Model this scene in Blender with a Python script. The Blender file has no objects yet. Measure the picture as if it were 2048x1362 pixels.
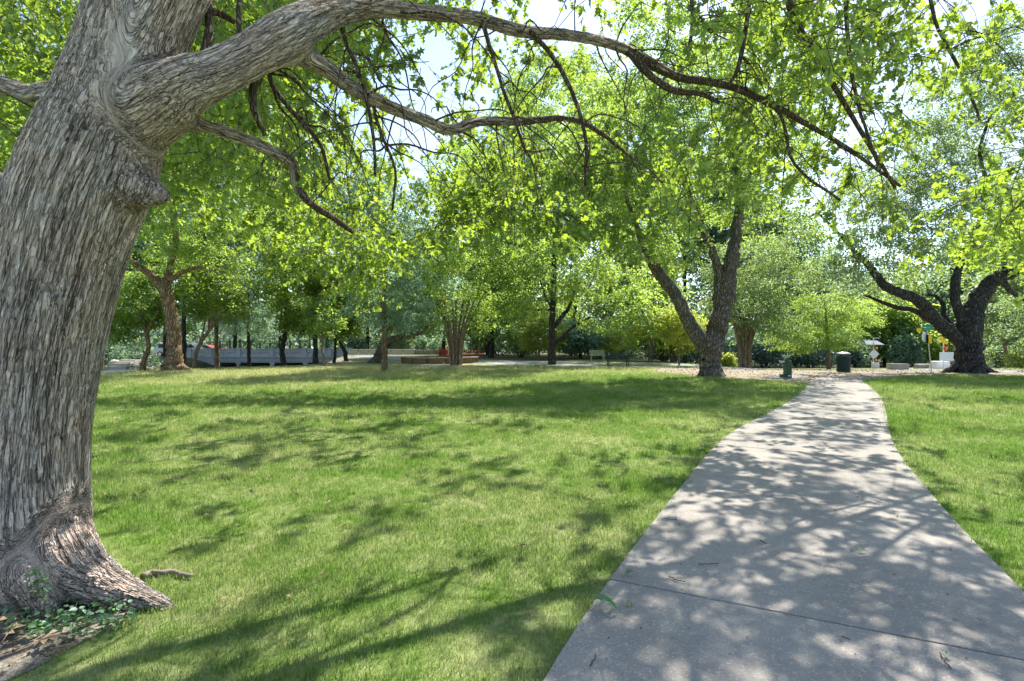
import bpy, math, random
import numpy as np
from mathutils import Vector, Matrix, Quaternion
sc = bpy.context.scene
COL = sc.collection
rng = np.random.default_rng(7)
random.seed(7)
# ------------------------------------------------------------------ camera
F = 1081.0; CX = 1024.0; CY = 681.0; H = 1.55
cam_d = bpy.data.cameras.new('camera'); cam = bpy.data.objects.new('camera', cam_d); COL.objects.link(cam)
cam_d.sensor_width = 36; cam_d.lens = 36 * F / 2048
cam_d.clip_start = 0.05; cam_d.clip_end = 3000
cam.location = (0, 0, H); cam.rotation_euler = (math.radians(90), 0, 0)
sc.camera = cam
# ------------------------------------------------------------------ light
SUN_EL = 52.0; SUN_AZ = 27.0            # azimuth to the right of straight ahead (+Y)
W = bpy.data.worlds.new('World'); sc.world = W; W.use_nodes = True
nt = W.node_tree; nt.nodes.clear()
out = nt.nodes.new('ShaderNodeOutputWorld'); bg = nt.nodes.new('ShaderNodeBackground')
sky = nt.nodes.new('ShaderNodeTexSky'); sky.sky_type = 'NISHITA'; sky.sun_disc = False
sky.sun_elevation = math.radians(SUN_EL); sky.sun_rotation = math.radians(SUN_AZ)
sky.air_density = 1.0; sky.dust_density = 0.6; sky.ozone_density = 1.0
tc = nt.nodes.new('ShaderNodeTexCoord'); mp = nt.nodes.new('ShaderNodeMapping'); mp.inputs['Scale'].default_value = (1, 1, 2.4)
nz = nt.nodes.new('ShaderNodeTexNoise'); nz.inputs['Scale'].default_value = 3.2; nz.inputs['Detail'].default_value = 7; nz.inputs['Roughness'].default_value = .55
rp = nt.nodes.new('ShaderNodeValToRGB'); rp.color_ramp.elements[0].position = .5; rp.color_ramp.elements[1].position = .72
mx = nt.nodes.new('ShaderNodeMix'); mx.data_type = 'RGBA'
L = nt.links.new
L(tc.outputs['Generated'], mp.inputs['Vector']); L(mp.outputs[0], nz.inputs['Vector']); L(nz.outputs[0], rp.inputs[0])
L(rp.outputs[0], mx.inputs[0]); L(sky.outputs[0], mx.inputs[6]); mx.inputs[7].default_value = (3.0, 3.4, 4.1, 1)
L(mx.outputs[2], bg.inputs[0]); bg.inputs[1].default_value = 0.125; L(bg.outputs[0], out.inputs[0])
sd = bpy.data.lights.new('sun', 'SUN'); sun = bpy.data.objects.new('sun', sd); COL.objects.link(sun)
sd.energy = 4.4; sd.angle = math.radians(0.53); sd.color = (1, .95, .86)
el, az = math.radians(SUN_EL), math.radians(SUN_AZ)
TO_SUN = Vector((math.sin(az) * math.cos(el), math.cos(az) * math.cos(el), math.sin(el)))
sun.rotation_euler = TO_SUN.to_track_quat('Z', 'Y').to_euler(); sun.location = (0, 0, 60)
sc.view_settings.view_transform = 'Standard'; sc.view_settings.look = 'None'
sc.view_settings.exposure = 1.38; sc.view_settings.gamma = 1; sc.view_settings.use_curve_mapping = False
sc.render.engine = 'CYCLES'
sc.cycles.use_denoising = True; sc.cycles.denoising_prefilter = 'ACCURATE'
sc.cycles.max_bounces = 8; sc.cycles.diffuse_bounces = 4; sc.cycles.transmission_bounces = 4; sc.cycles.glossy_bounces = 2
sc.cycles.transparent_max_bounces = 4; sc.cycles.caustics_reflective = False; sc.cycles.caustics_refractive = False
sc.cycles.sample_clamp_indirect = 6

# ------------------------------------------------------------------ helpers
def at(px, py, Y):
    return np.array(((px - CX) / F * Y, Y, H - (py - CY) / F * Y))
def gnd(px, py):                                    # photo pixel on flat ground -> (x, y)
    Y = H * F / (py - CY); return ((px - CX) / F * Y, Y)

BANK = np.array([(-60, 16), (-24, 22.0), (-18.5, 25.5), (-16.5, 28.5), (-13.5, 33.5), (-12, 39), (-14, 50), (-18.5, 62), (-20, 90)], float)
def bank_dist(x, y):                                # positive beyond the bank edge (towards the creek)
    x = np.asarray(x, float); y = np.asarray(y, float)
    best = np.full(x.shape, 1e9); sgn = np.ones(x.shape)
    for a, b in zip(BANK[:-1], BANK[1:]):
        d = b - a; L2 = d @ d
        t = np.clip(((x - a[0]) * d[0] + (y - a[1]) * d[1]) / L2, 0, 1)
        qx = x - (a[0] + t * d[0]); qy = y - (a[1] + t * d[1]); dd = np.hypot(qx, qy)
        cr = d[0] * qy - d[1] * qx
        m = dd < best - 1e-9
        best = np.where(m, dd, best); sgn = np.where(m, np.sign(cr), sgn)
    return best * sgn
def sstep(a, b, v):
    t = np.clip((v - a) / (b - a), 0, 1); return t * t * (3 - 2 * t)
def gz(x, y):
    d = bank_dist(x, y)
    z = -2.6 * sstep(0.2, 7, d) + 2.2 * sstep(11, 19, d)
    x = np.asarray(x, float); y = np.asarray(y, float)
    z = z - .045 * np.clip(y - 28, 0, 26) * sstep(11, 17, x)
    return z + 9 * sstep(105, 150, y) + 9 * sstep(70, 150, np.abs(x))
def gz1(x, y): return float(gz(np.array([x]), np.array([y]))[0])

def tag(o, label=None, cat=None, group=None, kind=None):
    if label: o['label'] = label
    if cat: o['category'] = cat
    if group: o['group'] = group
    if kind: o['kind'] = kind
    return o
def empty(name, loc, label, cat, group=None):
    o = bpy.data.objects.new(name, None); COL.objects.link(o); o.location = loc; o.empty_display_size = .2
    return tag(o, label, cat, group)
def link(name, me, mat=None, parent=None, smooth=False):
    o = bpy.data.objects.new(name, me); COL.objects.link(o)
    if mat and not me.materials: me.materials.append(mat)
    if parent: o.parent = parent; o.matrix_parent_inverse = Matrix.Translation(-Vector(parent.location)) if parent.type == 'EMPTY' and parent.rotation_euler.z == 0 else Matrix()
    if smooth: me.polygons.foreach_set('use_smooth', [True] * len(me.polygons))
    return o
def np_mesh(name, V, loops, starts, totals, tint=None, smooth=False):
    me = bpy.data.meshes.new(name)
    me.vertices.add(len(V)); me.vertices.foreach_set('co', np.ascontiguousarray(V, np.float32).ravel())
    me.loops.add(len(loops)); me.loops.foreach_set('vertex_index', np.ascontiguousarray(loops, np.int32))
    me.polygons.add(len(starts)); me.polygons.foreach_set('loop_start', np.ascontiguousarray(starts, np.int32))
    me.polygons.foreach_set('loop_total', np.ascontiguousarray(totals, np.int32))
    if tint is not None:
        a = me.attributes.new('tint', 'FLOAT', 'FACE'); a.data.foreach_set('value', np.ascontiguousarray(tint, np.float32))
    me.update(calc_edges=True)
    if smooth: me.polygons.foreach_set('use_smooth', np.ones(len(starts), bool))
    return me
class MB:
    """collects simple solids and builds ONE mesh"""
    def __init__(s): s.v = []; s.f = []
    def add(s, v, f):
        n = len(s.v); s.v += [tuple(p) for p in v]; s.f += [tuple(i + n for i in q) for q in f]; return s
    def box(s, c, d, rz=0, jit=0, taper=1):
        cx, cy, cz = c; hx, hy, hz = d[0] / 2, d[1] / 2, d[2] / 2
        ca, sa = math.cos(rz), math.sin(rz); v = []
        for k in (-1, 1):
            t = taper if k > 0 else 1
            for i, j in ((-1, -1), (1, -1), (1, 1), (-1, 1)):
                x, y = i * hx * t + random.uniform(-jit, jit), j * hy * t + random.uniform(-jit, jit)
                v.append((cx + x * ca - y * sa, cy + x * sa + y * ca, cz + k * hz + random.uniform(-jit, jit)))
        return s.add(v, [(3, 2, 1, 0), (4, 5, 6, 7), (0, 1, 5, 4), (1, 2, 6, 5), (2, 3, 7, 6), (3, 0, 4, 7)])
    def lathe(s, c, prof, n=20, ax=None):
        M = Matrix.Identity(3) if ax is None else Vector(ax).to_track_quat('Z', 'Y').to_matrix()
        v = []; f = []
        for r, z in prof:
            for i in range(n):
                a = 2 * math.pi * i / n; v.append(Vector(c) + M @ Vector((r * math.cos(a), r * math.sin(a), z)))
        for k in range(len(prof) - 1):
            for i in range(n):
                j = (i + 1) % n; f.append((k * n + i, k * n + j, (k + 1) * n + j, (k + 1) * n + i))
        f.append(tuple(range(n - 1, -1, -1))); f.append(tuple((len(prof) - 1) * n + i for i in range(n)))
        return s.add(v, f)
    def rod(s, a, b, r, n=8, r2=None):
        a = Vector(a); b = Vector(b); d = b - a
        return s.lathe(a, [(r, 0), (r2 if r2 is not None else r, d.length)], n, d)
    def prism(s, pts, y0, y1):                       # polygon in xz extruded along y
        n = len(pts); v = [(p[0], y0, p[1]) for p in pts] + [(p[0], y1, p[1]) for p in pts]
        f = [tuple(range(n)), tuple(range(2 * n - 1, n - 1, -1))] + [((i + 1) % n, i, n + i, n + (i + 1) % n) for i in range(n)]
        return s.add(v, f)
    def slab(s, pts, z0, z1):                        # polygon in xy extruded in z (ccw)
        n = len(pts); v = [(p[0], p[1], z0) for p in pts] + [(p[0], p[1], z1) for p in pts]
        f = [tuple(range(n - 1, -1, -1)), tuple(range(n, 2 * n))] + [(i, (i + 1) % n, n + (i + 1) % n, n + i) for i in range(n)]
        return s.add(v, f)
    def build(s, name, mat, parent=None, smooth=False, bevel=0):
        me = bpy.data.meshes.new(name); me.from_pydata(s.v, [], s.f); me.update()
        o = link(name, me, mat, parent, smooth)
        if bevel:
            b = o.modifiers.new('bevel', 'BEVEL'); b.width = bevel; b.segments = 2; b.limit_method = 'ANGLE'
        return o

# ------------------------------------------------------------------ materials
class NT:
    def __init__(s, name):
        s.m = bpy.data.materials.new(name); s.m.use_nodes = True; s.t = s.m.node_tree; s.t.nodes.clear()
        s.out = s.n('ShaderNodeOutputMaterial')
    def n(s, t, **k):
        x = s.t.nodes.new(t)
        for a, b in k.items(): setattr(x, a, b)
        return x
    def l(s, a, b): s.t.links.new(a, b)
    def geo(s): return s.n('ShaderNodeNewGeometry').outputs['Position']
    def attr(s, n): return s.n('ShaderNodeAttribute', attribute_name=n)
    def noise(s, vec, scale, detail=3, rough=.5, dist=0):
        x = s.n('ShaderNodeTexNoise'); s.l(vec, x.inputs['Vector']); x.inputs['Scale'].default_value = scale
        x.inputs['Detail'].default_value = detail; x.inputs['Roughness'].default_value = rough; x.inputs['Distortion'].default_value = dist
        return x
    def ramp(s, fac, stops):
        x = s.n('ShaderNodeValToRGB'); s.l(fac, x.inputs[0]); e = x.color_ramp.elements
        while len(e) < len(stops): e.new(.5)
        for q, (p, c) in zip(e, stops):
            q.position = p; q.color = (c, c, c, 1) if isinstance(c, (int, float)) else (*c, 1)
        return x.outputs[0]
    def mix(s, fac, a, b, mode='MIX'):
        x = s.n('ShaderNodeMix', data_type='RGBA', blend_type=mode)
        for i, v in ((0, fac), (6, a), (7, b)):
            if hasattr(v, 'is_output'): s.l(v, x.inputs[i])
            elif i == 0: x.inputs[0].default_value = v
            else: x.inputs[i].default_value = (*v, 1)
        return x.outputs[2]
    def math(s, op, a, b=0, c=0):
        x = s.n('ShaderNodeMath', operation=op)
        for i, v in ((0, a), (1, b), (2, c)):
            if hasattr(v, 'is_output'): s.l(v, x.inputs[i])
            else: x.inputs[i].default_value = v
        return x.outputs[0]
    def mapv(s, vec, sc3=(1, 1, 1), loc=(0, 0, 0), rot=(0, 0, 0)):
        x = s.n('ShaderNodeMapping'); s.l(vec, x.inputs[0]); x.inputs['Scale'].default_value = sc3; x.inputs['Location'].default_value = loc; x.inputs['Rotation'].default_value = rot
        return x.outputs[0]
    def bsdf(s, col, rough=.8, bump=None, bstr=.4, bdist=.01, metal=0, spec=.3):
        p = s.n('ShaderNodeBsdfPrincipled'); p.inputs['Metallic'].default_value = metal; p.inputs['Specular IOR Level'].default_value = spec
        if hasattr(col, 'is_output'): s.l(col, p.inputs[0])
        else: p.inputs[0].default_value = (*col, 1)
        if hasattr(rough, 'is_output'): s.l(rough, p.inputs['Roughness'])
        else: p.inputs['Roughness'].default_value = rough
        if bump is not None:
            b = s.n('ShaderNodeBump'); b.inputs['Strength'].default_value = bstr; b.inputs['Distance'].default_value = bdist
            s.l(bump, b.inputs['Height']); s.l(b.outputs[0], p.inputs['Normal'])
        s.l(p.outputs[0], s.out.inputs[0]); return p
def plain(name, c, var=.25, scale=6, rough=.7, metal=0, bump=.2):
    k = NT(name); g = k.geo(); n = k.noise(g, scale, 5, .6)
    col = k.mix(k.ramp(n.outputs[0], [(.3, 0), (.7, 1)]), tuple(x * (1 - var) for x in c), tuple(min(1, x * (1 + var)) for x in c))
    n2 = k.noise(g, scale * 12, 3)
    k.bsdf(col, rough, n2.outputs[0], bump, .004, metal); return k.m
def leaf_mat(name, dark, light, trans, gloss=.12):
    k = NT(name); t = k.attr('tint').outputs['Fac']; g = k.geo()
    n = k.noise(g, .55, 3)
    f = k.math('ADD', k.math('MULTIPLY', t, .7), k.math('MULTIPLY', n.outputs[0], .5))
    f = k.math('SUBTRACT', f, .1)
    col = k.mix(k.ramp(f, [(.1, 0), (.9, 1)]), dark, light)
    tcol = k.mix(k.ramp(f, [(.1, 0), (.9, 1)]), tuple(x * .5 for x in trans), trans)
    d = k.n('ShaderNodeBsdfDiffuse'); k.l(col, d.inputs[0])
    tr = k.n('ShaderNodeBsdfTranslucent'); k.l(tcol, tr.inputs[0])
    gl = k.n('ShaderNodeBsdfGlossy'); gl.inputs['Roughness'].default_value = .55; gl.inputs[0].default_value = (.8, .9, 1, 1)
    a = k.n('ShaderNodeMixShader'); a.inputs[0].default_value = .58; k.l(d.outputs[0], a.inputs[1]); k.l(tr.outputs[0], a.inputs[2])
    b = k.n('ShaderNodeMixShader'); b.inputs[0].default_value = gloss; k.l(a.outputs[0], b.inputs[1]); k.l(gl.outputs[0], b.inputs[2])
    k.l(b.outputs[0], k.out.inputs[0]); return k.m
LEAF = {
 'oak': leaf_mat('oak_leaf', (.035, .075, .012), (.11, .20, .03), (.52, .71, .06), .06),
 'mid': leaf_mat('mid_green_leaf', (.045, .105, .02), (.12, .21, .035), (.67, .91, .14), .06),
 'teal': leaf_mat('blue_green_leaf', (.04, .085, .045), (.09, .16, .09), (.44, .68, .32), .10),
 'yellow': leaf_mat('yellowing_leaf', (.18, .23, .04), (.34, .40, .08), (.80, .90, .14), .05),
 'olive': leaf_mat('olive_leaf', (.055, .09, .03), (.12, .18, .06), (.46, .64, .16), .09),
 'dark': leaf_mat('dark_leaf', (.03, .06, .03), (.07, .12, .06), (.24, .40, .17), .10),
}
def bark_far(name, furrow, ridge, sx=13):
    k = NT(name); g = k.geo(); v = k.mapv(g, (1, 1, .22))
    nn = k.noise(v, 5, 3); vec = k.n('ShaderNodeVectorMath', operation='MULTIPLY_ADD'); k.l(nn.outputs[1], vec.inputs[0]); vec.inputs[1].default_value = (.3, .3, .3); k.l(v, vec.inputs[2])
    vo = k.n('ShaderNodeTexVoronoi', feature='DISTANCE_TO_EDGE'); vo.inputs['Scale'].default_value = sx; k.l(vec.outputs[0], vo.inputs['Vector'])
    h = k.ramp(vo.outputs['Distance'], [(0, 0), (.25, 1)])
    n2 = k.noise(g, 9, 5, .65)
    c = k.mix(h, furrow, ridge); c = k.mix(k.ramp(n2.outputs[0], [(.35, 0), (.7, 1)]), c, tuple(x * .62 for x in ridge), 'MIX')
    c = k.mix(.5, c, k.mix(h, furrow, ridge))
    k.bsdf(c, .95, h, .9, .05, spec=.1); return k.m
BARK = {
 'grey': bark_far('grey_bark', (.035, .03, .026), (.26, .225, .195)),
 'brown': bark_far('brown_bark', (.09, .055, .03), (.36, .26, .18), 13),
 'dark': bark_far('dark_bark', (.012, .012, .013), (.12, .11, .105), 13),
 'pale': bark_far('pale_smooth_bark', (.16, .11, .085), (.38, .29, .23), 12),
}
def bark_near():
    k = NT('near_oak_bark'); a = k.attr('bark').outputs['Vector']; g = k.geo()
    n0 = k.noise(a, 8, 4, .6); vm = k.n('ShaderNodeVectorMath', operation='MULTIPLY_ADD'); k.l(n0.outputs[1], vm.inputs[0]); vm.inputs[1].default_value = (.13, .13, .13); k.l(a, vm.inputs[2])
    n00 = k.noise(a, 40, 2, .5); vm2 = k.n('ShaderNodeVectorMath', operation='MULTIPLY_ADD'); k.l(n00.outputs[1], vm2.inputs[0]); vm2.inputs[1].default_value = (.03, .03, .03); k.l(vm.outputs[0], vm2.inputs[2])
    vo = k.n('ShaderNodeTexVoronoi', feature='DISTANCE_TO_EDGE'); vo.inputs['Scale'].default_value = 42; k.l(vm2.outputs[0], vo.inputs['Vector'])
    vo2 = k.n('ShaderNodeTexVoronoi', feature='DISTANCE_TO_EDGE'); vo2.inputs['Scale'].default_value = 60; k.l(k.mapv(vm2.outputs[0], (1, 1, 2.2)), vo2.inputs['Vector'])
    h1 = k.ramp(vo.outputs['Distance'], [(0, 0), (.16, .5), (.5, 1)])
    h2 = k.ramp(vo2.outputs['Distance'], [(0, 0), (.3, 1)])
    nr = k.noise(k.mapv(vm.outputs[0], (1, 1, .55)), 21, 4, .6, .4)
    rid = k.math('SUBTRACT', 1, k.math('ABSOLUTE', k.math('MULTIPLY', k.math('SUBTRACT', nr.outputs[0], .5), 5.5)))
    rid = k.math('MAXIMUM', rid, 0)
    n1 = k.noise(g, 55, 6, .7)
    n2 = k.noise(g, 2.2, 4, .6)
    h = k.math('ADD', k.math('MULTIPLY', h1, .42), k.math('MULTIPLY', h2, .16)); h = k.math('ADD', h, k.math('MULTIPLY', n1.outputs[0], .22)); h = k.math('ADD', h, k.math('MULTIPLY', rid, .34))
    bl = k.attr('blend').outputs['Fac']; h = k.math('ADD', k.math('MULTIPLY', h, k.math('SUBTRACT', 1, k.math('MULTIPLY', bl, .8))), k.math('MULTIPLY', bl, .44))
    c = k.ramp(h, [(.20, (.08, .062, .055)), (.40, (.235, .198, .178)), (.62, (.47, .41, .375)), (.9, (.70, .635, .59))])
    # lichen: cool grey blotches, and warmer brown zones
    c = k.mix(k.ramp(n2.outputs[0], [(.35, 0), (.65, .55)]), c, k.mix(1, c, (1.25, 1.02, .82), 'MULTIPLY'))
    n3 = k.noise(g, 3.1, 5, .65); li = k.ramp(n3.outputs[0], [(.60, 0), (.70, .6)])
    c = k.mix(k.math('MULTIPLY', li, h1), c, (.52, .53, .53))
    k.bsdf(c, .95, h, .95, .02, spec=.12)
    dp = k.n('ShaderNodeDisplacement'); dp.inputs['Midlevel'].default_value = .6; dp.inputs['Scale'].default_value = .020
    k.l(h, dp.inputs['Height']); k.l(dp.outputs[0], k.out.inputs['Displacement'])
    k.m.displacement_method = 'BOTH'; return k.m
NEARBARK = bark_near()
def lawn_cover(k, g):
    """straw factor over the lawn: stays put in the world"""
    n1 = k.noise(g, .33, 4, .6); n2 = k.noise(g, 2.6, 3, .6)
    f = k.math('ADD', k.math('MULTIPLY', n1.outputs[0], .75), k.math('MULTIPLY', n2.outputs[0], .45))
    sep = k.n('ShaderNodeSeparateXYZ'); k.l(g, sep.inputs[0])
    far = k.n('ShaderNodeMapRange'); far.inputs[1].default_value = 16; far.inputs[2].default_value = 27; k.l(sep.outputs[1], far.inputs[0])
    lft = k.n('ShaderNodeMapRange'); lft.inputs[1].default_value = 2; lft.inputs[2].default_value = -9; k.l(sep.outputs[0], lft.inputs[0])
    f = k.math('ADD', f, k.math('MULTIPLY', k.math('MULTIPLY', far.outputs[0], lft.outputs[0]), .38))
    far2 = k.n('ShaderNodeMapRange'); far2.inputs[1].default_value = 22.5; far2.inputs[2].default_value = 27; k.l(sep.outputs[1], far2.inputs[0])
    f = k.math('ADD', f, k.math('MULTIPLY', far2.outputs[0], .22))
    return k.ramp(f, [(.46, 0), (.92, 1)])
def ground_mat():
    k = NT('lawn_ground'); g = k.geo(); f = lawn_cover(k, g)
    n = k.noise(g, 38, 5, .7); nb = k.noise(k.mapv(g, (1, 1, 1)), 140, 3, .7)
    green = k.mix(k.ramp(n.outputs[0], [(.35, 0), (.65, 1)]), (.08, .135, .025), (.17, .26, .05))
    straw = k.mix(k.ramp(n.outputs[0], [(.35, 0), (.65, 1)]), (.28, .27, .13), (.50, .47, .27))
    c = k.mix(f, green, straw)
    sep = k.n('ShaderNodeSeparateXYZ'); k.l(g, sep.inputs[0])
    low = k.n('ShaderNodeMapRange'); low.inputs[1].default_value = -.25; low.inputs[2].default_value = -1.0; k.l(sep.outputs[2], low.inputs[0])
    far = k.n('ShaderNodeMapRange'); far.inputs[1].default_value = 34; far.inputs[2].default_value = 42; k.l(sep.outputs[1], far.inputs[0])
    n3 = k.noise(g, 1.3, 5, .6)
    c = k.mix(k.math('MAXIMUM', low.outputs[0], k.math('MULTIPLY', far.outputs[0], .7)), c, k.ramp(n3.outputs[0], [(.35, (.035, .032, .024)), (.55, (.07, .08, .035)), (.75, (.16, .13, .09))]))
    k.bsdf(c, .95, nb.outputs[0], .6, .02, spec=.05); return k.m
def grass_mat():
    k = NT('grass_blade'); g = k.geo(); f = lawn_cover(k, g); r = k.n('ShaderNodeObjectInfo').outputs['Random']
    f2 = k.math('ADD', f, k.math('MULTIPLY', k.math('SUBTRACT', r, .5), .5))
    t = k.attr('tint').outputs['Fac']
    green = k.mix(t, (.09, .165, .028), (.19, .31, .06)); straw = k.mix(t, (.29, .29, .14), (.50, .48, .28))
    c = k.mix(k.ramp(f2, [(0, 0), (1, 1)]), green, straw)
    d = k.n('ShaderNodeBsdfDiffuse'); k.l(c, d.inputs[0]); tr = k.n('ShaderNodeBsdfTranslucent'); k.l(k.mix(1, c, (1.15, 1.3, .9), 'MULTIPLY'), tr.inputs[0])
    a = k.n('ShaderNodeMixShader'); a.inputs[0].default_value = .45; k.l(d.outputs[0], a.inputs[1]); k.l(tr.outputs[0], a.inputs[2]); k.l(a.outputs[0], k.out.inputs[0])
    return k.m
def concrete_mat(name, base=(.345, .315, .28), sc_=1.0):
    k = NT(name); g = k.geo()
    a = k.noise(g, 1.1 * sc_, 5, .6); b = k.noise(g, 130, 4, .8); d = k.noise(g, 9, 4, .6)
    vo = k.n('ShaderNodeTexVoronoi'); vo.inputs['Scale'].default_value = 95; k.l(g, vo.inputs['Vector'])
    c = k.mix(k.ramp(a.outputs[0], [(.3, 0), (.7, 1)]), tuple(x * .8 for x in base), tuple(x * 1.12 for x in base))
    c = k.mix(k.ramp(b.outputs[0], [(.36, .55), (.62, 0)]), c, tuple(x * .35 for x in base))
    c = k.mix(k.ramp(d.outputs[0], [(.48, 0), (.72, .42)]), c, tuple(x * .6 for x in base))
    rv = k.n('ShaderNodeSeparateColor'); k.l(vo.outputs['Color'], rv.inputs[0])
    c = k.mix(k.ramp(rv.outputs[0], [(.9, 0), (.95, .5)]), c, (.5, .45, .38))
    k.bsdf(c, .9, b.outputs[0], .5, .004, spec=.2); return k.m
M_CONC = concrete_mat('path_concrete'); M_ROAD = concrete_mat('road_concrete', (.33, .325, .32)); M_BRIDGE = concrete_mat('bridge_concrete', (.45, .46, .49), .6)
def dirt_mat():
    k = NT('dirt'); g = k.geo(); a = k.noise(g, .8, 5, .65); b = k.noise(g, 22, 5, .75)
    c = k.mix(k.ramp(a.outputs[0], [(.35, 0), (.65, 1)]), (.30, .26, .20), (.41, .365, .29))
    c = k.mix(k.ramp(b.outputs[0], [(.42, .7), (.58, 0)]), c, (.13, .10, .07))
    k.bsdf(c, .95, b.outputs[0], .6, .02, spec=.05); return k.m
M_DIRT = dirt_mat()
def soil_mat():
    k = NT('tree_soil'); g = k.geo(); a = k.noise(g, 3.5, 5, .65); b = k.noise(g, 60, 6, .75)
    c = k.mix(k.ramp(a.outputs[0], [(.4, 0), (.6, 1)]), (.15, .125, .10), (.42, .375, .30))
    c = k.mix(k.ramp(b.outputs[0], [(.42, .6), (.6, 0)]), c, (.035, .028, .02))
    k.bsdf(c, .95, b.outputs[0], .8, .015, spec=.05); return k.m
M_SOIL = soil_mat()
M_STONE = plain('stone', (.30, .27, .23), .3, 3, .9, 0, .6); M_PALESTONE = plain('pale_stone', (.52, .47, .40), .15, 2, .9)
M_BROWNSTONE = plain('brown_stone', (.16, .11, .07), .35, 4, .9, 0, .6); M_WHITE = plain('white_paint', (.72, .73, .75), .06, 3, .5)
M_GREEN = plain('green_paint', (.012, .06, .035), .2, 8, .35); M_BLACKGREEN = plain('dark_green_paint', (.008, .03, .03), .2, 8, .4)
M_PALEGREEN = plain('faded_green_paint', (.35, .42, .33), .15, 8, .6)
M_STEEL = plain('galvanised_steel', (.5, .5, .5), .1, 10, .35, .8); M_SIGNBACK = plain('sign_back', (.62, .63, .68), .08, 4, .4, .3)
M_YELLOW = plain('yellow_sign', (.85, .55, .02), .06, 6, .5); M_AMBER = plain('amber_lens', (.85, .32, .02), .1, 30, .3)
M_SIGNGREEN = plain('green_sign', (.02, .26, .16), .08, 6, .5); M_BLACK = plain('black_paint', (.015, .015, .017), .2, 8, .4)
M_RED = plain('red_paint', (.45, .03, .02), .1, 6, .4); M_ORANGE = plain('orange_plastic', (.62, .07, .04), .2, 20, .6)
M_GLASS = plain('dark_glass', (.03, .05, .07), .2, 2, .08); M_RUBBER = plain('rubber', (.02, .02, .02), .1, 5, .8)
M_WATER = plain('creek_water', (.02, .03, .03), .2, 1, .08)
M_SOLAR = plain('solar_cells', (.26, .27, .28), .2, 10, .2); M_DEAD = plain('dead_leaf', (.30, .215, .13), .35, 25, .8); M_TWIG = plain('twig_bark', (.10, .07, .05), .3, 40, .9)
M_ACORN = plain('acorn', (.26, .27, .15), .2, 60, .4); M_ASPH = plain('asphalt', (.10, .10, .105), .2, 2, .9)

# ------------------------------------------------------------------ ground
def axis(lo, hi, fine_lo, fine_hi, step, grow):
    a = list(np.arange(fine_lo, fine_hi + 1e-6, step)); s = step
    while a[-1] < hi: s *= grow; a.append(a[-1] + s)
    s = step
    while a[0] > lo: s *= grow; a.insert(0, a[0] - s)
    return np.array(a)
gx = axis(-700, 700, -42, 42, .8, 1.18); gy = axis(-200, 1200, -6, 82, .8, 1.18)
GX, GY = np.meshgrid(gx, gy); GZ = gz(GX, GY)
nx, ny = len(gx), len(gy); idx = np.arange(nx * ny).reshape(ny, nx)
q = np.stack([idx[:-1, :-1], idx[:-1, 1:], idx[1:, 1:], idx[1:, :-1]], -1).reshape(-1, 4)
me = np_mesh('ground', np.stack([GX, GY, GZ], -1).reshape(-1, 3), q.ravel(), np.arange(len(q)) * 4, np.full(len(q), 4), smooth=True)
tag(link('ground', me, ground_mat()), 'wide park lawn running back to a creek bank and a far dirt strip', kind='structure')

def catmull(P, n=6):
    P = np.asarray(P, float); Q = np.vstack([2 * P[0] - P[1], P, 2 * P[-1] - P[-2]]); out_ = []
    for i in range(1, len(Q) - 2):
        for t in np.linspace(0, 1, n, endpoint=False):
            a, b, c, d = Q[i - 1], Q[i], Q[i + 1], Q[i + 2]
            out_.append(.5 * (2 * b + (c - a) * t + (2 * a - 5 * b + 4 * c - d) * t * t + (3 * b - a - 3 * c + d) * t ** 3))
    out_.append(Q[-2]); return np.array(out_)
# footpath edges traced on the flat ground
LE = [(0.15 - 1.35, -.2), (0.15 - .62, 1.0), gnd(1090, 1362), gnd(1200, 1192), gnd(1310, 1043), gnd(1425, 900), gnd(1482, 855), gnd(1545, 823), gnd(1590, 795), gnd(1618, 768), gnd(1628, 757), gnd(1640, 751)]
RE = [(2.3 - 1.15, -1.4), (2.35 - .35, .9), (2.3 + .25, 2.1), gnd(2048, 1190), gnd(1905, 1040), gnd(1802, 915), gnd(1780, 868), gnd(1772, 825), gnd(1757, 790), gnd(1732, 768), gnd(1722, 760), gnd(1735, 751)]
LEs, REs = catmull(LE, 8), catmull(RE, 8)
def resamp(P, n):
    d = np.r_[0, np.cumsum(np.linalg.norm(np.diff(P, axis=0), axis=1))]; s = np.linspace(0, d[-1], n)
    return np.stack([np.interp(s, d, P[:, i]) for i in range(P.shape[1])], 1)
# pair the two edges by joint direction: parametrise both by key stations
path = tag(bpy.data.objects.new('footpath', None), 'curving pale concrete footpath across the lawn', kind='structure'); COL.objects.link(path)
def joint_side(P):      # distance along the walking direction
    return P
n_sub = 160
LRa = resamp(LEs, n_sub); RRa = resamp(REs, 600)
tang = np.gradient(LRa, axis=0); kk = np.ones(25) / 25
tang = np.stack([np.convolve(np.pad(tang[:, i], 12, 'edge'), kk, 'valid') for i in (0, 1)], 1); tang /= np.linalg.norm(tang, axis=1)[:, None]
LR, RR = [], []; last = 0
for p, t in zip(LRa, tang):
    d = RRa - p; al = d @ t; j = last + int(np.argmin(np.abs(al[last:]) + .0 * np.abs(al[last:]))) if last < 599 else 599
    if LR and j <= last: j = last
    LR.append(p); RR.append(RRa[j]); last = j
LR, RR = np.array(LR), np.array(RR); RR = np.stack([np.convolve(np.pad(RR[:, i], 2, 'edge'), np.ones(5) / 5, 'valid') for i in (0, 1)], 1); MID = (LR + RR) / 2
sdist = np.r_[0, np.cumsum(np.linalg.norm(np.diff(MID, axis=0), axis=1))]
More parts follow.
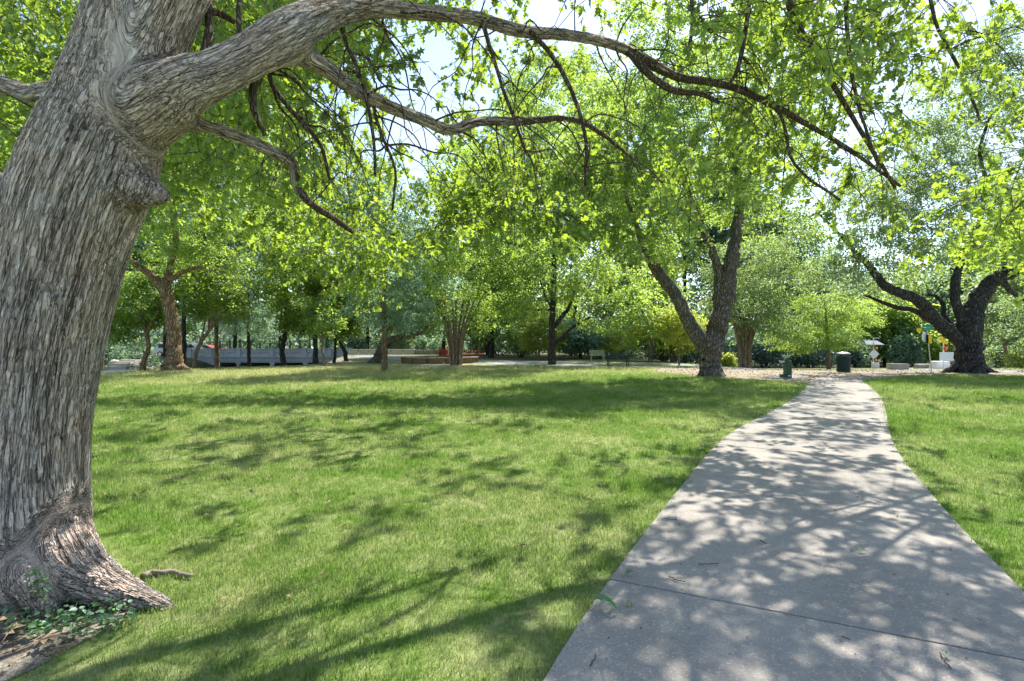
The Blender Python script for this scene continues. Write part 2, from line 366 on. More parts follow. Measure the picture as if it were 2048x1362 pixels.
# joints every 2.5 m measured from the joint seen at the bottom of the photo
p0 = np.array([1.60, 3.02]); s0 = sdist[np.argmin(np.linalg.norm(MID - p0, axis=1))]
joints = np.arange(s0 - 2.5 * 2, sdist[-1], 2.5); joints = joints[(joints > .3) & (joints < sdist[-1] - .6)]
def edge_at(s):
    return (np.array([np.interp(s, sdist, LR[:, 0]), np.interp(s, sdist, LR[:, 1])]), np.array([np.interp(s, sdist, RR[:, 0]), np.interp(s, sdist, RR[:, 1])]))
bounds = [0] + list(joints) + [sdist[-1]]
for a, b in zip(bounds[:-1], bounds[1:]):
    g0 = .006; ss = np.linspace(a + g0, b - g0, 9); ls = [edge_at(s)[0] for s in ss]; rs = [edge_at(s)[1] for s in ss]
    MB().slab([tuple(p) for p in rs] + [tuple(p) for p in ls[::-1]], -.08, .022 + random.uniform(-.002, .002)).build('concrete_slab', M_CONC, path, bevel=.004)
# joint filler sits lower
MB().slab([tuple(p) for p in RR] + [tuple(p) for p in LR[::-1]], -.1, .008).build('joint_filler', M_SOIL, path)
PATHPOLY = np.vstack([RR, LR[::-1]])
def sheet(name, pts, z, mat, label, n=6, closed=True, kind='structure'):
    P = catmull(np.vstack([pts, pts[:1]]), n)[:-1] if n > 1 else np.asarray(pts, float)
    me = bpy.data.meshes.new(name)
    import mathutils.geometry as mg
    from mathutils import geometry
    import bmesh
    bm = bmesh.new(); vs = [bm.verts.new((p[0], p[1], 0)) for p in P]; bm.faces.new(vs)
    bmesh.ops.triangulate(bm, faces=bm.faces[:]); 
    for _ in range(2):
        es = [e for e in bm.edges if e.calc_length() > 2.0]
        if es: bmesh.ops.subdivide_edges(bm, edges=es, cuts=1); bmesh.ops.triangulate(bm, faces=bm.faces[:])
    for v in bm.verts: v.co.z = gz1(v.co.x, v.co.y) + z
    for f_ in bm.faces:
        f_.normal_update()
        if f_.normal.z < 0: f_.normal_flip()
    bm.to_mesh(me); bm.free()
    return tag(link(name, me, mat), label, kind=kind), P
_, DIRT1 = sheet('dirt_area', [gnd(1300, 744), gnd(1380, 752), gnd(1440, 757), gnd(1530, 761), gnd(1620, 767.5), gnd(1680, 768), gnd(1740, 762), gnd(1790, 755), gnd(1880, 751), gnd(2048, 752), gnd(2300, 752), gnd(2300, 741), gnd(1900, 740), gnd(1760, 738), gnd(1500, 736.5), gnd(1330, 737)], .006, M_DIRT, 'bare leaf-strewn dirt worn around the path end')
_, ROADP = sheet('park_walkway', [gnd(560, 711), gnd(700, 711), gnd(840, 714), gnd(950, 719), gnd(1100, 723), gnd(1240, 727), gnd(1400, 730), gnd(1560, 733.5), gnd(1680, 735), gnd(1860, 736), gnd(2100, 738), gnd(2500, 738), gnd(2500, 748), gnd(2048, 746), gnd(1880, 743), gnd(1700, 741), gnd(1560, 739.5), gnd(1400, 735.5), gnd(1240, 733.5), gnd(1100, 732.5), gnd(960, 728), gnd(860, 722.5), gnd(700, 717), gnd(560, 715)], .014, M_ROAD, 'pale walkway curving behind the trees towards the bridge')
_, SOILP = sheet('soil_bed', [(-3.8, 1.5), (-2.7, 2.0), (-2.32, 2.4), (-2.2, 2.75), (-2.14, 3.02), (-2.2, 3.2), (-2.5, 3.38), (-3.2, 3.6), (-4.2, 3.4), (-4.4, 2.2)], .006, M_SOIL, 'bare soil around the foot of the big oak')
def inside(P, x, y):
    P = np.asarray(P); c = np.zeros(x.shape, bool); j = len(P) - 1
    for i in range(len(P)):
        xi, yi, xj, yj = P[i, 0], P[i, 1], P[j, 0], P[j, 1]
        m = ((yi > y) != (yj > y)) & (x < (xj - xi) * (y - yi) / (yj - yi + 1e-12) + xi); c ^= m; j = i
    return c

# ------------------------------------------------------------------ skeletons, tubes, leaves
def frames(P):
    T = np.gradient(P, axis=0); T /= np.linalg.norm(T, axis=1)[:, None] + 1e-9
    u = np.cross(T[0], (0.3, .9, .1)); u /= np.linalg.norm(u) + 1e-9
    N1 = np.zeros_like(P)
    for i in range(len(P)):
        u = u - T[i] * (u @ T[i]); u /= np.linalg.norm(u) + 1e-9; N1[i] = u
    return T, N1, np.cross(T, N1)
def tubes(chains, sides=7, lumpy=.06):
    V = []; Q = []; n = 0; caps = []
    for P, R in chains:
        T, A, B = frames(P); k = len(P)
        th = np.linspace(0, 2 * np.pi, sides, endpoint=False)
        rr = R[:, None] * (1 + lumpy * rng.standard_normal((k, sides)))
        ring = P[:, None] + rr[..., None] * (np.cos(th)[None, :, None] * A[:, None] + np.sin(th)[None, :, None] * B[:, None])
        V.append(ring.reshape(-1, 3)); ii = n + np.arange(k * sides).reshape(k, sides); jj = np.roll(ii, -1, 1)
        Q.append(np.stack([ii[:-1], jj[:-1], jj[1:], ii[1:]], -1).reshape(-1, 4)); caps.append((ii[0][::-1], ii[-1])); n += k * sides
    V = np.vstack(V); Q = np.vstack(Q); loops = [Q.ravel()]; tot = [np.full(len(Q), 4)]
    for a, b in caps: loops += [a, b]; tot.append(np.array([sides, sides]))
    loops = np.concatenate(loops); tot = np.concatenate(tot); st = np.r_[0, np.cumsum(tot)[:-1]]
    return V, loops, st, tot
OAKH = [(0, 0), (.03, .12), (.22, .13), (.07, .27), (.40, .42), (.12, .5), (.33, .74), (.09, .75), (0, 1)]
def oak_template():
    r = np.array([(x, y, abs(x) * .38 - .34 * y * y) for x, y in OAKH]); l_ = r[1:-1].copy(); l_[:, 0] *= -1
    V = np.vstack([r, l_]); n = len(r)
    return V, [list(range(n)), [n - 1] + [n + i for i in range(len(l_) - 1, -1, -1)] + [0]]
def rhomb_template(w=.5):
    return np.array([(0, 0, 0), (w / 2, .45, .06), (0, 1, -.12), (-w / 2, .45, .06)]), [[0, 1, 2, 3]]
def stamp(tmpl, O, D, N, S, tint):
    """leaves: origin, length direction, normal, size"""
    tv, tf = tmpl; D = D / (np.linalg.norm(D, axis=1)[:, None] + 1e-9); X = np.cross(D, N); X /= np.linalg.norm(X, axis=1)[:, None] + 1e-9; N = np.cross(X, D)
    V = O[:, None] + S[:, None, None] * (tv[None, :, 0, None] * X[:, None] + tv[None, :, 1, None] * D[:, None] + tv[None, :, 2, None] * N[:, None])
    n, k = len(O), len(tv); fl = np.concatenate([np.array(f) for f in tf]); ft = np.array([len(f) for f in tf])
    loops = (fl[None] + np.arange(n)[:, None] * k).ravel(); tot = np.tile(ft, n); st = np.r_[0, np.cumsum(tot)[:-1]]
    return V.reshape(-1, 3), loops, st, tot, np.repeat(tint, len(tf))
def unit(v): return v / (np.linalg.norm(v, axis=-1, keepdims=True) + 1e-9)
class Skel:
    def __init__(s): s.P = np.zeros((0, 3)); s.R = np.zeros(0); s.chains = []
    def limb(s, pts, rads, n=5, wob=0):
        A = np.column_stack([np.asarray(pts, float), rads]); A = catmull(A, n); P = A[:, :3]; R = np.maximum(A[:, 3], .003)
        if wob: P = P + rng.standard_normal(P.shape) * wob * np.minimum(1, np.arange(len(P)) / 3)[:, None]
        s.P = np.vstack([s.P, P]); s.R = np.r_[s.R, R]; s.chains.append((P, R)); return P, R
    def grow(s, C, rmax=.2, k=.016, tip=.008, arch=.12, seg=.7, minr=.0, up_bias=.35):
        C = np.asarray(C); d0 = np.array([np.min(np.linalg.norm(s.P - c, axis=1)) for c in C]); ok = s.R > minr
        for c in C[np.argsort(d0)]:
            dv = c - s.P; d = np.linalg.norm(dv, axis=1); cost = d + up_bias * np.maximum(0, -dv[:, 2]) + rng.uniform(0, .25, len(d)) * d
            j = int(np.argmin(cost)); a = s.P[j]; Ln = d[j]
            if Ln < .12: continue
            r0 = min(rmax, s.R[j] * .72, tip + k * Ln)
            m = max(3, int(Ln / seg) + 2); t = np.linspace(0, 1, m)[:, None]
            mid = (a + c) / 2 + np.array([0, 0, arch * Ln]) + rng.standard_normal(3) * .09 * Ln
            P = (1 - t) ** 2 * a + 2 * t * (1 - t) * mid + t * t * c
            P[1:-1] += rng.standard_normal((m - 2, 3)) * .035 * min(Ln, 2.5)
            R = r0 + (tip - r0) * t[:, 0] ** .8
            s.P = np.vstack([s.P, P[1:]]); s.R = np.r_[s.R, R[1:]]; s.chains.append((P, R))
    def mesh(s, name, sides=7, chains=None):
        V, l_, st, tt = tubes(chains or s.chains, sides); return np_mesh(name, V, l_, st, tt, smooth=True)
def blob_points(blobs, n, shell=.55):
    """blobs: centre, radii; clump centres leaning to the outside of each volume"""
    w = np.array([np.prod(b[1]) ** .85 for b in blobs]); w /= w.sum(); out_ = []
    for b, k in zip(blobs, rng.multinomial(n, w)):
        u = unit(rng.standard_normal((k, 3))); r = rng.uniform(0, 1, k) ** (1 / 3 * (1 - shell * .6)); 
        out_.append(np.array(b[0]) + u * r[:, None] * np.array(b[1]))
    return np.vstack(out_)
def clump_leaves(C, per, rad, size, tmpl, flat=.6, droop=.25):
    n = len(C) * per; cr = rng.uniform(.6, 1.25, len(C)); cc = np.repeat(C, per, 0); rr = np.repeat(cr, per) * rad
    # sub-clumps inside each clump make sprays with gaps
    sub = 6; so = rng.standard_normal((len(C), sub, 3)) * .55; pick = rng.integers(0, sub, n)
    off = so[np.repeat(np.arange(len(C)), per), pick] + rng.standard_normal((n, 3)) * .27; off[:, 2] *= flat
    O = cc + off * rr[:, None]; O[:, 2] -= droop * rad * (np.linalg.norm(off[:, :2], axis=1) ** 2) * .5
    D = unit(off + rng.standard_normal((n, 3)) * .7 + np.array([0, 0, -.35])); N = unit(rng.standard_normal((n, 3)) * .75 + np.array([0, 0, 1.0]))
    S = size * rng.uniform(.65, 1.3, n); ct = np.repeat(rng.uniform(0, 1, len(C)), per)
    tint = np.clip(.55 * ct + .45 * rng.uniform(0, 1, n), 0, 1)
    return stamp(tmpl, O, D, N, S, tint)

DENS = 1.18; LSIZE = 1.32
def tree(name, label, Y, base, trunk, limbs=(), blobs=(), n=90, per=110, rad=.75, size=.17, leaf='mid', bark='grey', cat='tree', group=None, flat=.6, depth=.9, rmax=.13, sink=.25, wleaf=.5, arch=.12, extra=None):
    """trunk/limbs: (px, py, radius px, dY) points at distance Y; blobs: (px, py, rx px, ry px, dY[, depth m])"""
    m = Y / F; bx, by = at(base[0], base[1], Y)[:2]; bz = gz1(bx, by)
    root = empty(name, (bx, by, bz), label, cat, group); S = Skel()
    for i, lb in enumerate([trunk] + list(limbs)):
        pts = [at(p[0], p[1], Y + (p[3] if len(p) > 3 else 0)) for p in lb]; rads = [p[2] * m * (1 + ((p[0] - CX) / F) ** 2) ** -.5 for p in lb]
        if i == 0 or (lb[0][1] >= base[1] - 1):
            dz = pts[0][2] - (bz - sink); pts[0][2] = bz - sink
        S.limb(pts, rads, 6, wob=.012 * rads[0] * 4)
    B = []
    for b in blobs:
        c = at(b[0], b[1], Y + (b[4] if len(b) > 4 else 0)); dep = b[5] if len(b) > 5 else max(b[2], b[3]) * m * depth
        B.append((c, (b[2] * m, dep, b[3] * m)))
    n = int(n * DENS); C = blob_points(B, n); n_lb = len(S.chains); S.grow(C, rmax=rmax, arch=arch)
    V, l_, st, tt = tubes(S.chains[:n_lb], 9 if Y < 40 else 6)
    if len(S.chains) > n_lb:
        V2, l2, st2, tt2 = tubes(S.chains[n_lb:], 5 if Y < 28 else 3); V, l_, tt = np.vstack([V, V2]), np.r_[l_, l2 + len(V)], np.r_[tt, tt2]; st = np.r_[0, np.cumsum(tt)[:-1]]
    link('trunk', np_mesh('trunk', V, l_, st, tt, smooth=True), BARK[bark], root)
    V, l_, st, tt, ti = clump_leaves(C, per, rad, size * LSIZE, rhomb_template(wleaf), flat)
    if extra is not None: pass
    link('crown', np_mesh('crown', V, l_, st, tt, ti), LEAF[leaf], root)
    return root

# ------------------------------------------------------------------ the big near oak
OAK = empty('oak_tree', (-3.0, 3.35, 0), 'massive grey-barked oak leaning in at the left edge, limbs arching overhead', 'tree')
def PX(lst, f=None):
    return [at(a, b, Yy) for a, b, Yy, r in lst], [r * Yy / F for a, b, Yy, r in lst]
main = [(50, 1330, 3.36, 205), (50, 1235, 3.36, 182), (47, 1160, 3.36, 158), (50, 1060, 3.37, 146), (55, 930, 3.38, 139), (64, 820, 3.4, 138), (80, 700, 3.4, 143), (100, 600, 3.42, 144), (124, 500, 3.44, 146), (155, 400, 3.46, 148), (190, 310, 3.48, 142), (215, 220, 3.5, 122), (238, 120, 3.52, 104), (255, 20, 3.56, 92), (262, -90, 3.6, 84), (258, -260, 3.7, 74), (230, -520, 3.9, 60), (215, -900, 4.1, 44)]
stemB = [(262, 200, 3.5, 80), (300, 110, 3.5, 74), (338, 30, 3.5, 66), (385, -60, 3.55, 60), (450, -200, 3.7, 50), (520, -420, 4.0, 38), (560, -700, 4.3, 26)]
limb1 = [(165, 330, 3.56, 60), (235, 268, 3.5, 76), (315, 212, 3.42, 80), (370, 172, 3.42, 66), (430, 148, 3.48, 56), (500, 112, 3.6, 51), (560, 75, 3.75, 47), (610, 45, 3.9, 41), (680, 22, 4.15, 31), (760, 17, 4.4, 20), (850, 25, 4.75, 16.5), (950, 36, 5.1, 14.5), (1040, 62, 5.5, 13), (1150, 72, 5.9, 11.5), (1250, 98, 6.3, 10.5), (1350, 152, 6.7, 8.5), (1470, 175, 7.1, 7.5), (1600, 240, 7.6, 6), (1700, 300, 8.0, 4.5), (1800, 372, 8.4, 3)]
limb2 = [(540, 105, 3.8, 24), (600, 112, 3.95, 19), (650, 135, 4.1, 17), (700, 172, 4.3, 15), (780, 214, 4.6, 12.5), (850, 240, 4.9, 11.5), (900, 260, 5.1, 10.5), (960, 243, 5.35, 9), (1040, 243, 5.7, 8), (1120, 237, 6.0, 6), (1180, 252, 6.3, 5), (1250, 305, 6.6, 3)]
limb3 = [(270, 262, 3.6, 26), (340, 242, 3.62, 15), (400, 250, 3.7, 12.5), (480, 275, 3.9, 11.5), (540, 300, 4.05, 11), (585, 328, 4.2, 11), (592, 372, 4.25, 8.5), (622, 408, 4.35, 7.5), (660, 432, 4.5, 6.5), (705, 464, 4.7, 4.5)]
limb4 = [(180, 190, 3.7, 30), (100, 182, 3.8, 18), (60, 188, 3.9, 17), (0, 170, 4.0, 16), (-90, 195, 4.2, 14), (-240, 180, 4.6, 10)]
limb5 = [(110, 400, 3.6, 50), (30, 378, 3.7, 27), (-20, 362, 3.8, 24), (-120, 330, 4.0, 19), (-300, 330, 4.4, 12)]
knob = [(225, 350, 3.46, 60), (285, 380, 3.42, 42), (312, 388, 3.40, 25), (330, 391, 3.39, 14)]
roots = [[(70, 930, 3.5, 80), (105, 1040, 3.36, 84), (150, 1128, 3.22, 80), (205, 1166, 3.17, 60), (262, 1190, 3.15, 43), (312, 1205, 3.14, 27), (354, 1228, 3.13, 15)],
         [(20, 1120, 3.25, 90), (-20, 1190, 3.1, 62), (-60, 1250, 3.0, 40)],
         [(60, 1130, 3.2, 80), (82, 1190, 3.06, 50), (95, 1240, 2.98, 26)]]
O = Skel()
thick = []
for lb in [main, stemB, limb1[:16], limb2[:9], limb3[:8], limb4, limb5, knob] + roots:
    p, r = PX(lb); k_ = len(thick)
    if k_ in (0, 1) or k_ >= 7: r = [b * (1 + ((a[0] - CX) / F) ** 2) ** -.5 - (.012 if k_ < 2 else 0) for a, b in zip(lb, r)]
    if k_ == 2: r = [b * (.79 if i < 6 else .9) for i, b in enumerate(r)]
    if k_ >= 8: r = [max(b * .86 - .006, .012) for b in r]
    P, R = O.limb(p, r, 5); thick.append((P, R))
# thin ends of the traced limbs and other traced branches
BR = [limb1[14:], limb2[7:], limb3[6:],
 [(505, 120, 3.75, 12), (510, 150, 3.75, 8.5), (506, 200, 3.76, 8), (515, 240, 3.8, 5.5), (532, 272, 3.85, 4)],
 [(560, 95, 3.9, 7), (540, 160, 3.95, 5), (590, 230, 4.05, 4.5), (640, 290, 4.2, 4), (660, 360, 4.3, 3)],
 [(1255, 100, 6.3, 8), (1300, 150, 6.35, 7.5), (1345, 180, 6.4, 7), (1400, 188, 6.5, 5), (1438, 205, 6.6, 3.5)],
 [(1570, -60, 7.0, 7), (1585, 30, 7.1, 6.5), (1640, 120, 7.2, 6), (1690, 210, 7.4, 5), (1745, 300, 7.5, 4), (1790, 375, 7.7, 3)],
 [(1690, -60, 6.2, 4.5), (1695, 60, 6.25, 4), (1707, 165, 6.3, 3.5), (1735, 270, 6.4, 3), (1760, 340, 6.5, 2.5)],
 [(1505, -60, 6.4, 5), (1497, 20, 6.4, 4.5), (1478, 130, 6.45, 4), (1455, 175, 6.5, 3)],
 [(1380, -60, 5.8, 4), (1385, 40, 5.8, 3.5), (1375, 120, 5.8, 3)],
 [(1060, 60, 5.5, 5), (1110, 120, 5.6, 4.5), (1150, 200, 5.7, 4), (1172, 283, 5.8, 3.5), (1170, 370, 5.9, 3)],
 [(960, 30, 5.1, 5), (985, 110, 5.15, 4), (1010, 190, 5.2, 3.5), (1050, 300, 5.3, 3)],
 [(680, 20, 4.15, 7), (690, 80, 4.2, 5), (720, 150, 4.3, 4.5), (745, 260, 4.4, 4), (750, 350, 4.5, 3)],
 [(740, 190, 4.5, 4), (760, 260, 4.6, 3.5), (790, 340, 4.7, 3), (785, 420, 4.8, 2.5)],
 [(360, 75, 3.6, 9), (370, 30, 3.7, 9), (430, 25, 3.8, 7), (470, 45, 3.85, 5)],
 [(395, 130, 3.5, 8), (418, 70, 3.6, 8), (415, -40, 3.7, 7)],
 [(478, 90, 3.6, 5), (478, 20, 3.65, 5), (485, -60, 3.7, 4)],
 [(1490, 176, 7.1, 3.5), (1560, 230, 7.2, 3.2), (1590, 330, 7.3, 3), (1680, 400, 7.5, 2.5)],
 [(1850, -80, 6.0, 4), (1870, 40, 6.1, 3.5), (1920, 140, 6.2, 3), (1960, 240, 6.4, 2.5)],
]
thin_start = len(O.chains)
for lb in BR:
    p, r = PX(lb); O.limb(p, r, 5, wob=.0025)
# union of the thick wood through a voxel remesh
V, l_, st, tt = tubes(thick, 28, .0)
me = np_mesh('tmp', V, l_, st, tt); tmp = bpy.data.objects.new('tmp', me); COL.objects.link(tmp)
rm = tmp.modifiers.new('r', 'REMESH'); rm.mode = 'VOXEL'; rm.voxel_size = .0155
sm = tmp.modifiers.new('s', 'SMOOTH'); sm.iterations = 22; sm.factor = .6
dg = bpy.context.evaluated_depsgraph_get(); tm = bpy.data.meshes.new_from_object(tmp.evaluated_get(dg)); bpy.data.objects.remove(tmp)
nv = len(tm.vertices); co = np.empty(nv * 3, np.float32); tm.vertices.foreach_get('co', co); co = co.reshape(-1, 3).astype(float)
segA, segB, segN, segM, segS, segL, segR, segR2, segC = [], [], [], [], [], [], [], [], []
offs = {}
for ci, (P, R) in enumerate(thick):
    T, A, B = frames(P); s = np.r_[0, np.cumsum(np.linalg.norm(np.diff(P, axis=0), axis=1))]
    if ci: s += offs[0][np.argmin(np.linalg.norm(thick[0][0] - P[0], axis=1))]
    else: offs[0] = s
    segA.append(P[:-1]); segB.append(P[1:]); segN.append(A[:-1]); segM.append(B[:-1]); segS.append(s[:-1]); segL.append(np.diff(s)); segR.append(R[:-1]); segR2.append(R[1:]); segC.append(np.full(len(P) - 1, ci))
segA, segB, segN, segM = map(np.vstack, (segA, segB, segN, segM)); segS, segL, segR, segR2, segC = map(np.concatenate, (segS, segL, segR, segR2, segC))
nC = len(thick); GRAIN = [c for c in range(nC) if c != 7]           # knob and roots carry the trunk's grain
bark = np.zeros((nv, 3)); KF = .04; blendv = np.zeros(nv)
for i in range(0, nv, 12000):
    c = co[i:i + 12000].copy()
    for it in range(4):
        p = c[:, None]; d = segB - segA; t = np.clip(((p - segA) * d).sum(-1) / (segL ** 2 + 1e-9), 0, 1)
        qv = p - (segA + t[..., None] * d); ln = np.linalg.norm(qv, axis=-1); sd_ = ln - (segR + (segR2 - segR) * t)
        r_ = np.arange(len(c)); dc = np.zeros((len(c), nC)); gc = np.zeros((len(c), nC, 3)); jc = np.zeros((len(c), nC), int)
        for k in range(nC):
            w = np.where(segC == k)[0]; j = w[np.argmin(sd_[:, w], 1)]; dc[:, k] = sd_[r_, j]; gc[:, k] = qv[r_, j] / (ln[r_, j][:, None] + 1e-9); jc[:, k] = j
        if it == 3: break
        mn = dc.min(1); e = np.exp(-(dc - mn[:, None]) / KF); f = mn - KF * np.log(e.sum(1)); g = (e[..., None] * gc).sum(1) / e.sum(1)[:, None]
        c -= (np.clip(f, -.06, .06) * .8)[:, None] * unit(g)
    co[i:i + 12000] = c
    G = dc[:, GRAIN]; mn = G.min(1); e = np.exp(-(G - mn[:, None]) / .022); e /= e.sum(1)[:, None]; blendv[i:i + 12000] = np.clip((1 - e.max(1)) * 2, 0, 1)
    for q_, k in enumerate(GRAIN):
        j = jc[:, k]; o = qv[r_, j]; w = e[:, q_]
        bark[i:i + 12000, 0] += w * (o * segN[j]).sum(-1); bark[i:i + 12000, 1] += w * (o * segM[j]).sum(-1); bark[i:i + 12000, 2] += w * (segS[j] + t[r_, j] * segL[j]) * .105
tm.vertices.foreach_set('co', co.astype(np.float32).ravel()); tm.update()
at_ = tm.attributes.new('bark', 'FLOAT_VECTOR', 'POINT'); at_.data.foreach_set('vector', bark.astype(np.float32).ravel())
ab_ = tm.attributes.new('blend', 'FLOAT', 'POINT'); ab_.data.foreach_set('value', blendv.astype(np.float32)); tm.name = 'trunk'; tm.materials.clear(); link('trunk', tm, NEARBARK, OAK, smooth=True)

# foliage: clump centres through the crown volume, lower edge as the branches hang
LOWX = [-400, 0, 150, 300, 380, 450, 560, 650, 760, 850, 900, 950, 1050, 1150, 1250, 1340, 1400, 1470, 1600, 1700, 1850, 2000, 2300]
LOWY = [300, 290, 330, 400, 420, 450, 520, 560, 590, 530, 460, 470, 450, 480, 500, 520, 430, 380, 400, 450, 520, 540, 500]
TS = np.array(TO_SUN)
LIMBS = [np.array([(p_[0], p_[1], p_[2]) for p_ in l_b]) for l_b in (limb1[2:], limb2, limb3)]
def hides_limb(px, py, Y):
    m_ = np.zeros(px.shape, bool)
    for A in LIMBS:
        o_ = np.argsort(A[:, 0]); ly_ = np.interp(px, A[o_, 0], A[o_, 1]); d_ = np.interp(px, A[o_, 0], A[o_, 2])
        m_ |= (px > A[0, 0] - 20) & (px < A[:, 0].max()) & (np.abs(py - ly_) < 20 + 330 / Y) & (Y < d_ + .45)
    return m_
def oak_centres(n, ylo=3.7, yhi=19.0, zmax=13, strict=.96, pxr=(-350, 2300)):
    out_ = []
    while len(out_) < n:
        m = 4000; Y = rng.uniform(ylo ** 2.1, yhi ** 2.1, m) ** (1 / 2.1); px = rng.uniform(*pxr, m); py = rng.uniform(-1300, 640, m); u = rng.uniform(0, 1, (m, 7))
        x = (px - CX) / F * Y; z = H - (py - CY) / F * Y
        lx, ly = x - TS[0] / TS[2] * z, Y - TS[1] / TS[2] * z                  # where its shade lands
        onp = inside(PATHPOLY, lx, ly); view = (ly > 2.3) & (np.abs(lx) < ly * 1.0 + .3) & (ly < 12.5)
        ok = (z < zmax) & (z > 2.1) & (py < np.interp(px, LOWX, LOWY) - 12 - 35 * (Y < 5.5))
        ok &= ~(view & ~onp & (u[:, 0] < strict))
        ok &= ~((py > 150) & (u[:, 1] < .3 * (1 - Y / yhi)))
        ok &= ~((px > 790) & (px < 895) & (py > 40) & (py < 430) & (u[:, 2] < .8))
        ok &= ~((px < 460) & (Y < 5.2)); ok &= ~((px < 150) & (Y < 7))
        ok &= ~((px > 1820) & (py < 330) & (u[:, 3] < .78)); ok &= ~((py < -60) & ~onp & (u[:, 4] < .75))
        ok &= ~((Y > 9) & (px > 1500) & (u[:, 5] < .5))
        ok &= ~((Y < 4.6) & (py > 250) & (u[:, 6] < .6)); ok &= ~hides_limb(px, py, Y)
        out_ += list(np.column_stack([x, Y, z])[ok])
    return np.array(out_[:n])
OC = np.vstack([oak_centres(1210), oak_centres(50, 5.5, 12, pxr=(1250, 2150)), oak_centres(150, 3.9, 6.5, pxr=(480, 1300)), oak_centres(170, 11, 20, 15, pxr=(350, 1300)), oak_centres(130, 9, 20, 15, pxr=(820, 1350)), oak_centres(110, 8, 17, 14, pxr=(400, 800)), oak_centres(60, 9, 18, 15, pxr=(880, 1100))])
BEH = np.column_stack([rng.uniform(-9, -5, 20), rng.uniform(-2, 3.5, 20), rng.uniform(5.2, 10, 20)])
BARE = oak_centres(420, 3.9, 10)
# long drooping sprays that hang from the limbs
hang = O.P[(O.R < .09) & (O.P[:, 1] > 3.9) & (O.P[:, 2] > 2.6)]
for k in range(230):
    a = hang[rng.integers(0, len(hang))]; d = unit(np.array([rng.uniform(-.4, 1), rng.uniform(-.5, .9), rng.uniform(-.3, .5)])); Ln = rng.uniform(.5, 1.7)
    t = np.linspace(0, 1, 6)[:, None]; P = a + d * Ln * t * .75 + np.array([0, 0, -1]) * Ln * t ** 2 * rng.uniform(.3, .8); P[1:] += rng.standard_normal((5, 3)) * .025
    if P[-1, 2] < 2.5 or P[-1, 1] < 3: continue
    O.limb(P, np.linspace(rng.uniform(.006, .012), .003, 6), 3)
    
O.grow(np.vstack([OC, BEH, BARE]), rmax=.05, k=.0085, tip=.0045, arch=.10, seg=.45, up_bias=.1)
# twiglets with rosettes of lobed leaves
def twiglets(C, per=6, leaves=10, L0=.36):
    n = len(C) * per; sz = np.repeat(np.clip(C[:, 1] / 7.5, .66, 1.45), per)
    dc = unit(rng.standard_normal((len(C), 3)) * np.array([1, 1, .35]) + np.array([0, 0, -.55])); dcr = np.repeat(dc, per, 0)
    u = np.tile(np.linspace(-.5, .5, per), len(C)) + rng.uniform(-.1, .1, n)
    base = np.repeat(C, per, 0) + dcr * (u * .75 * sz)[:, None] + rng.standard_normal((n, 3)) * .035
    D = unit(dcr * .55 + rng.standard_normal((n, 3)) * .55 + np.array([0, 0, -.1])); Ln = L0 * sz * rng.uniform(.5, 1.4, n)
    t = np.linspace(0, 1, 4)
    P = base[:, None] + D[:, None] * (Ln[:, None] * t)[..., None]; P[:, :, 2] -= .3 * (Ln[:, None] * t ** 2)
    ti_ = rng.uniform(.15, 1.02, (n, leaves)) ** .7; i0 = np.clip((ti_ * 3).astype(int), 0, 2); f = ti_ * 3 - i0
    r_ = np.arange(n)[:, None]; Q = P[r_, i0] * (1 - f[..., None]) + P[r_, i0 + 1] * f[..., None]
    Dd = unit(D[:, None] * .7 + rng.standard_normal((n, leaves, 3)) * .7 + np.array([0, 0, -.4]))
    Nn = unit(rng.standard_normal((n, leaves, 3)) * .75 + np.array([0, 0, .9])); S = .108 * sz[:, None] * rng.uniform(.45, 1.35, (n, leaves))
    tint = np.clip(.55 * np.repeat(rng.uniform(0, 1, len(C)), per)[:, None] + .45 * rng.uniform(0, 1, (n, leaves)), 0, 1)
    Q = Q + Dd * .018
    # the twig each spray hangs from
    main_ = C[:, None] + dc[:, None] * (np.linspace(-.5, .62, 4)[None] * .75 * np.clip(C[:, 1] / 7.5, .66, 1.45)[:, None])[..., None]
    return np.vstack([P, main_]), Q.reshape(-1, 3), Dd.reshape(-1, 3), Nn.reshape(-1, 3), S.ravel(), tint.ravel()
allC = np.vstack([OC, BEH]); TP, LO, LD, LN, LS, LT = twiglets(allC)
# tiny twigs as three-sided tubes
n = len(TP); T = unit(TP[:, -1] - TP[:, 0]); A = unit(np.cross(T, (.2, .3, .9))); B = np.cross(T, A); th = np.arange(3) * 2.094
ring = TP[:, :, None] + (.0040 * np.linspace(1, .5, 4))[None, :, None, None] * (np.cos(th)[None, None, :, None] * A[:, None, None] + np.sin(th)[None, None, :, None] * B[:, None, None])
ii = np.arange(n * 12).reshape(n, 4, 3); jj = np.roll(ii, -1, 2); Q = np.stack([ii[:, :-1], jj[:, :-1], jj[:, 1:], ii[:, 1:]], -1).reshape(-1, 4)
V2 = ring.reshape(-1, 3)
V, l_, st, tt = tubes(O.chains[thin_start:], 6)
l2 = np.r_[l_, (Q + len(V)).ravel()]; tt2 = np.r_[tt, np.full(len(Q), 4)]; st2 = np.r_[0, np.cumsum(tt2)[:-1]]
tag(link('branches', np_mesh('branches', np.vstack([V, V2]), l2, st2, tt2, smooth=True), bark_far('twig_bark_oak', (.07, .052, .042), (.24, .18, .145), 30), OAK), kind='stuff')
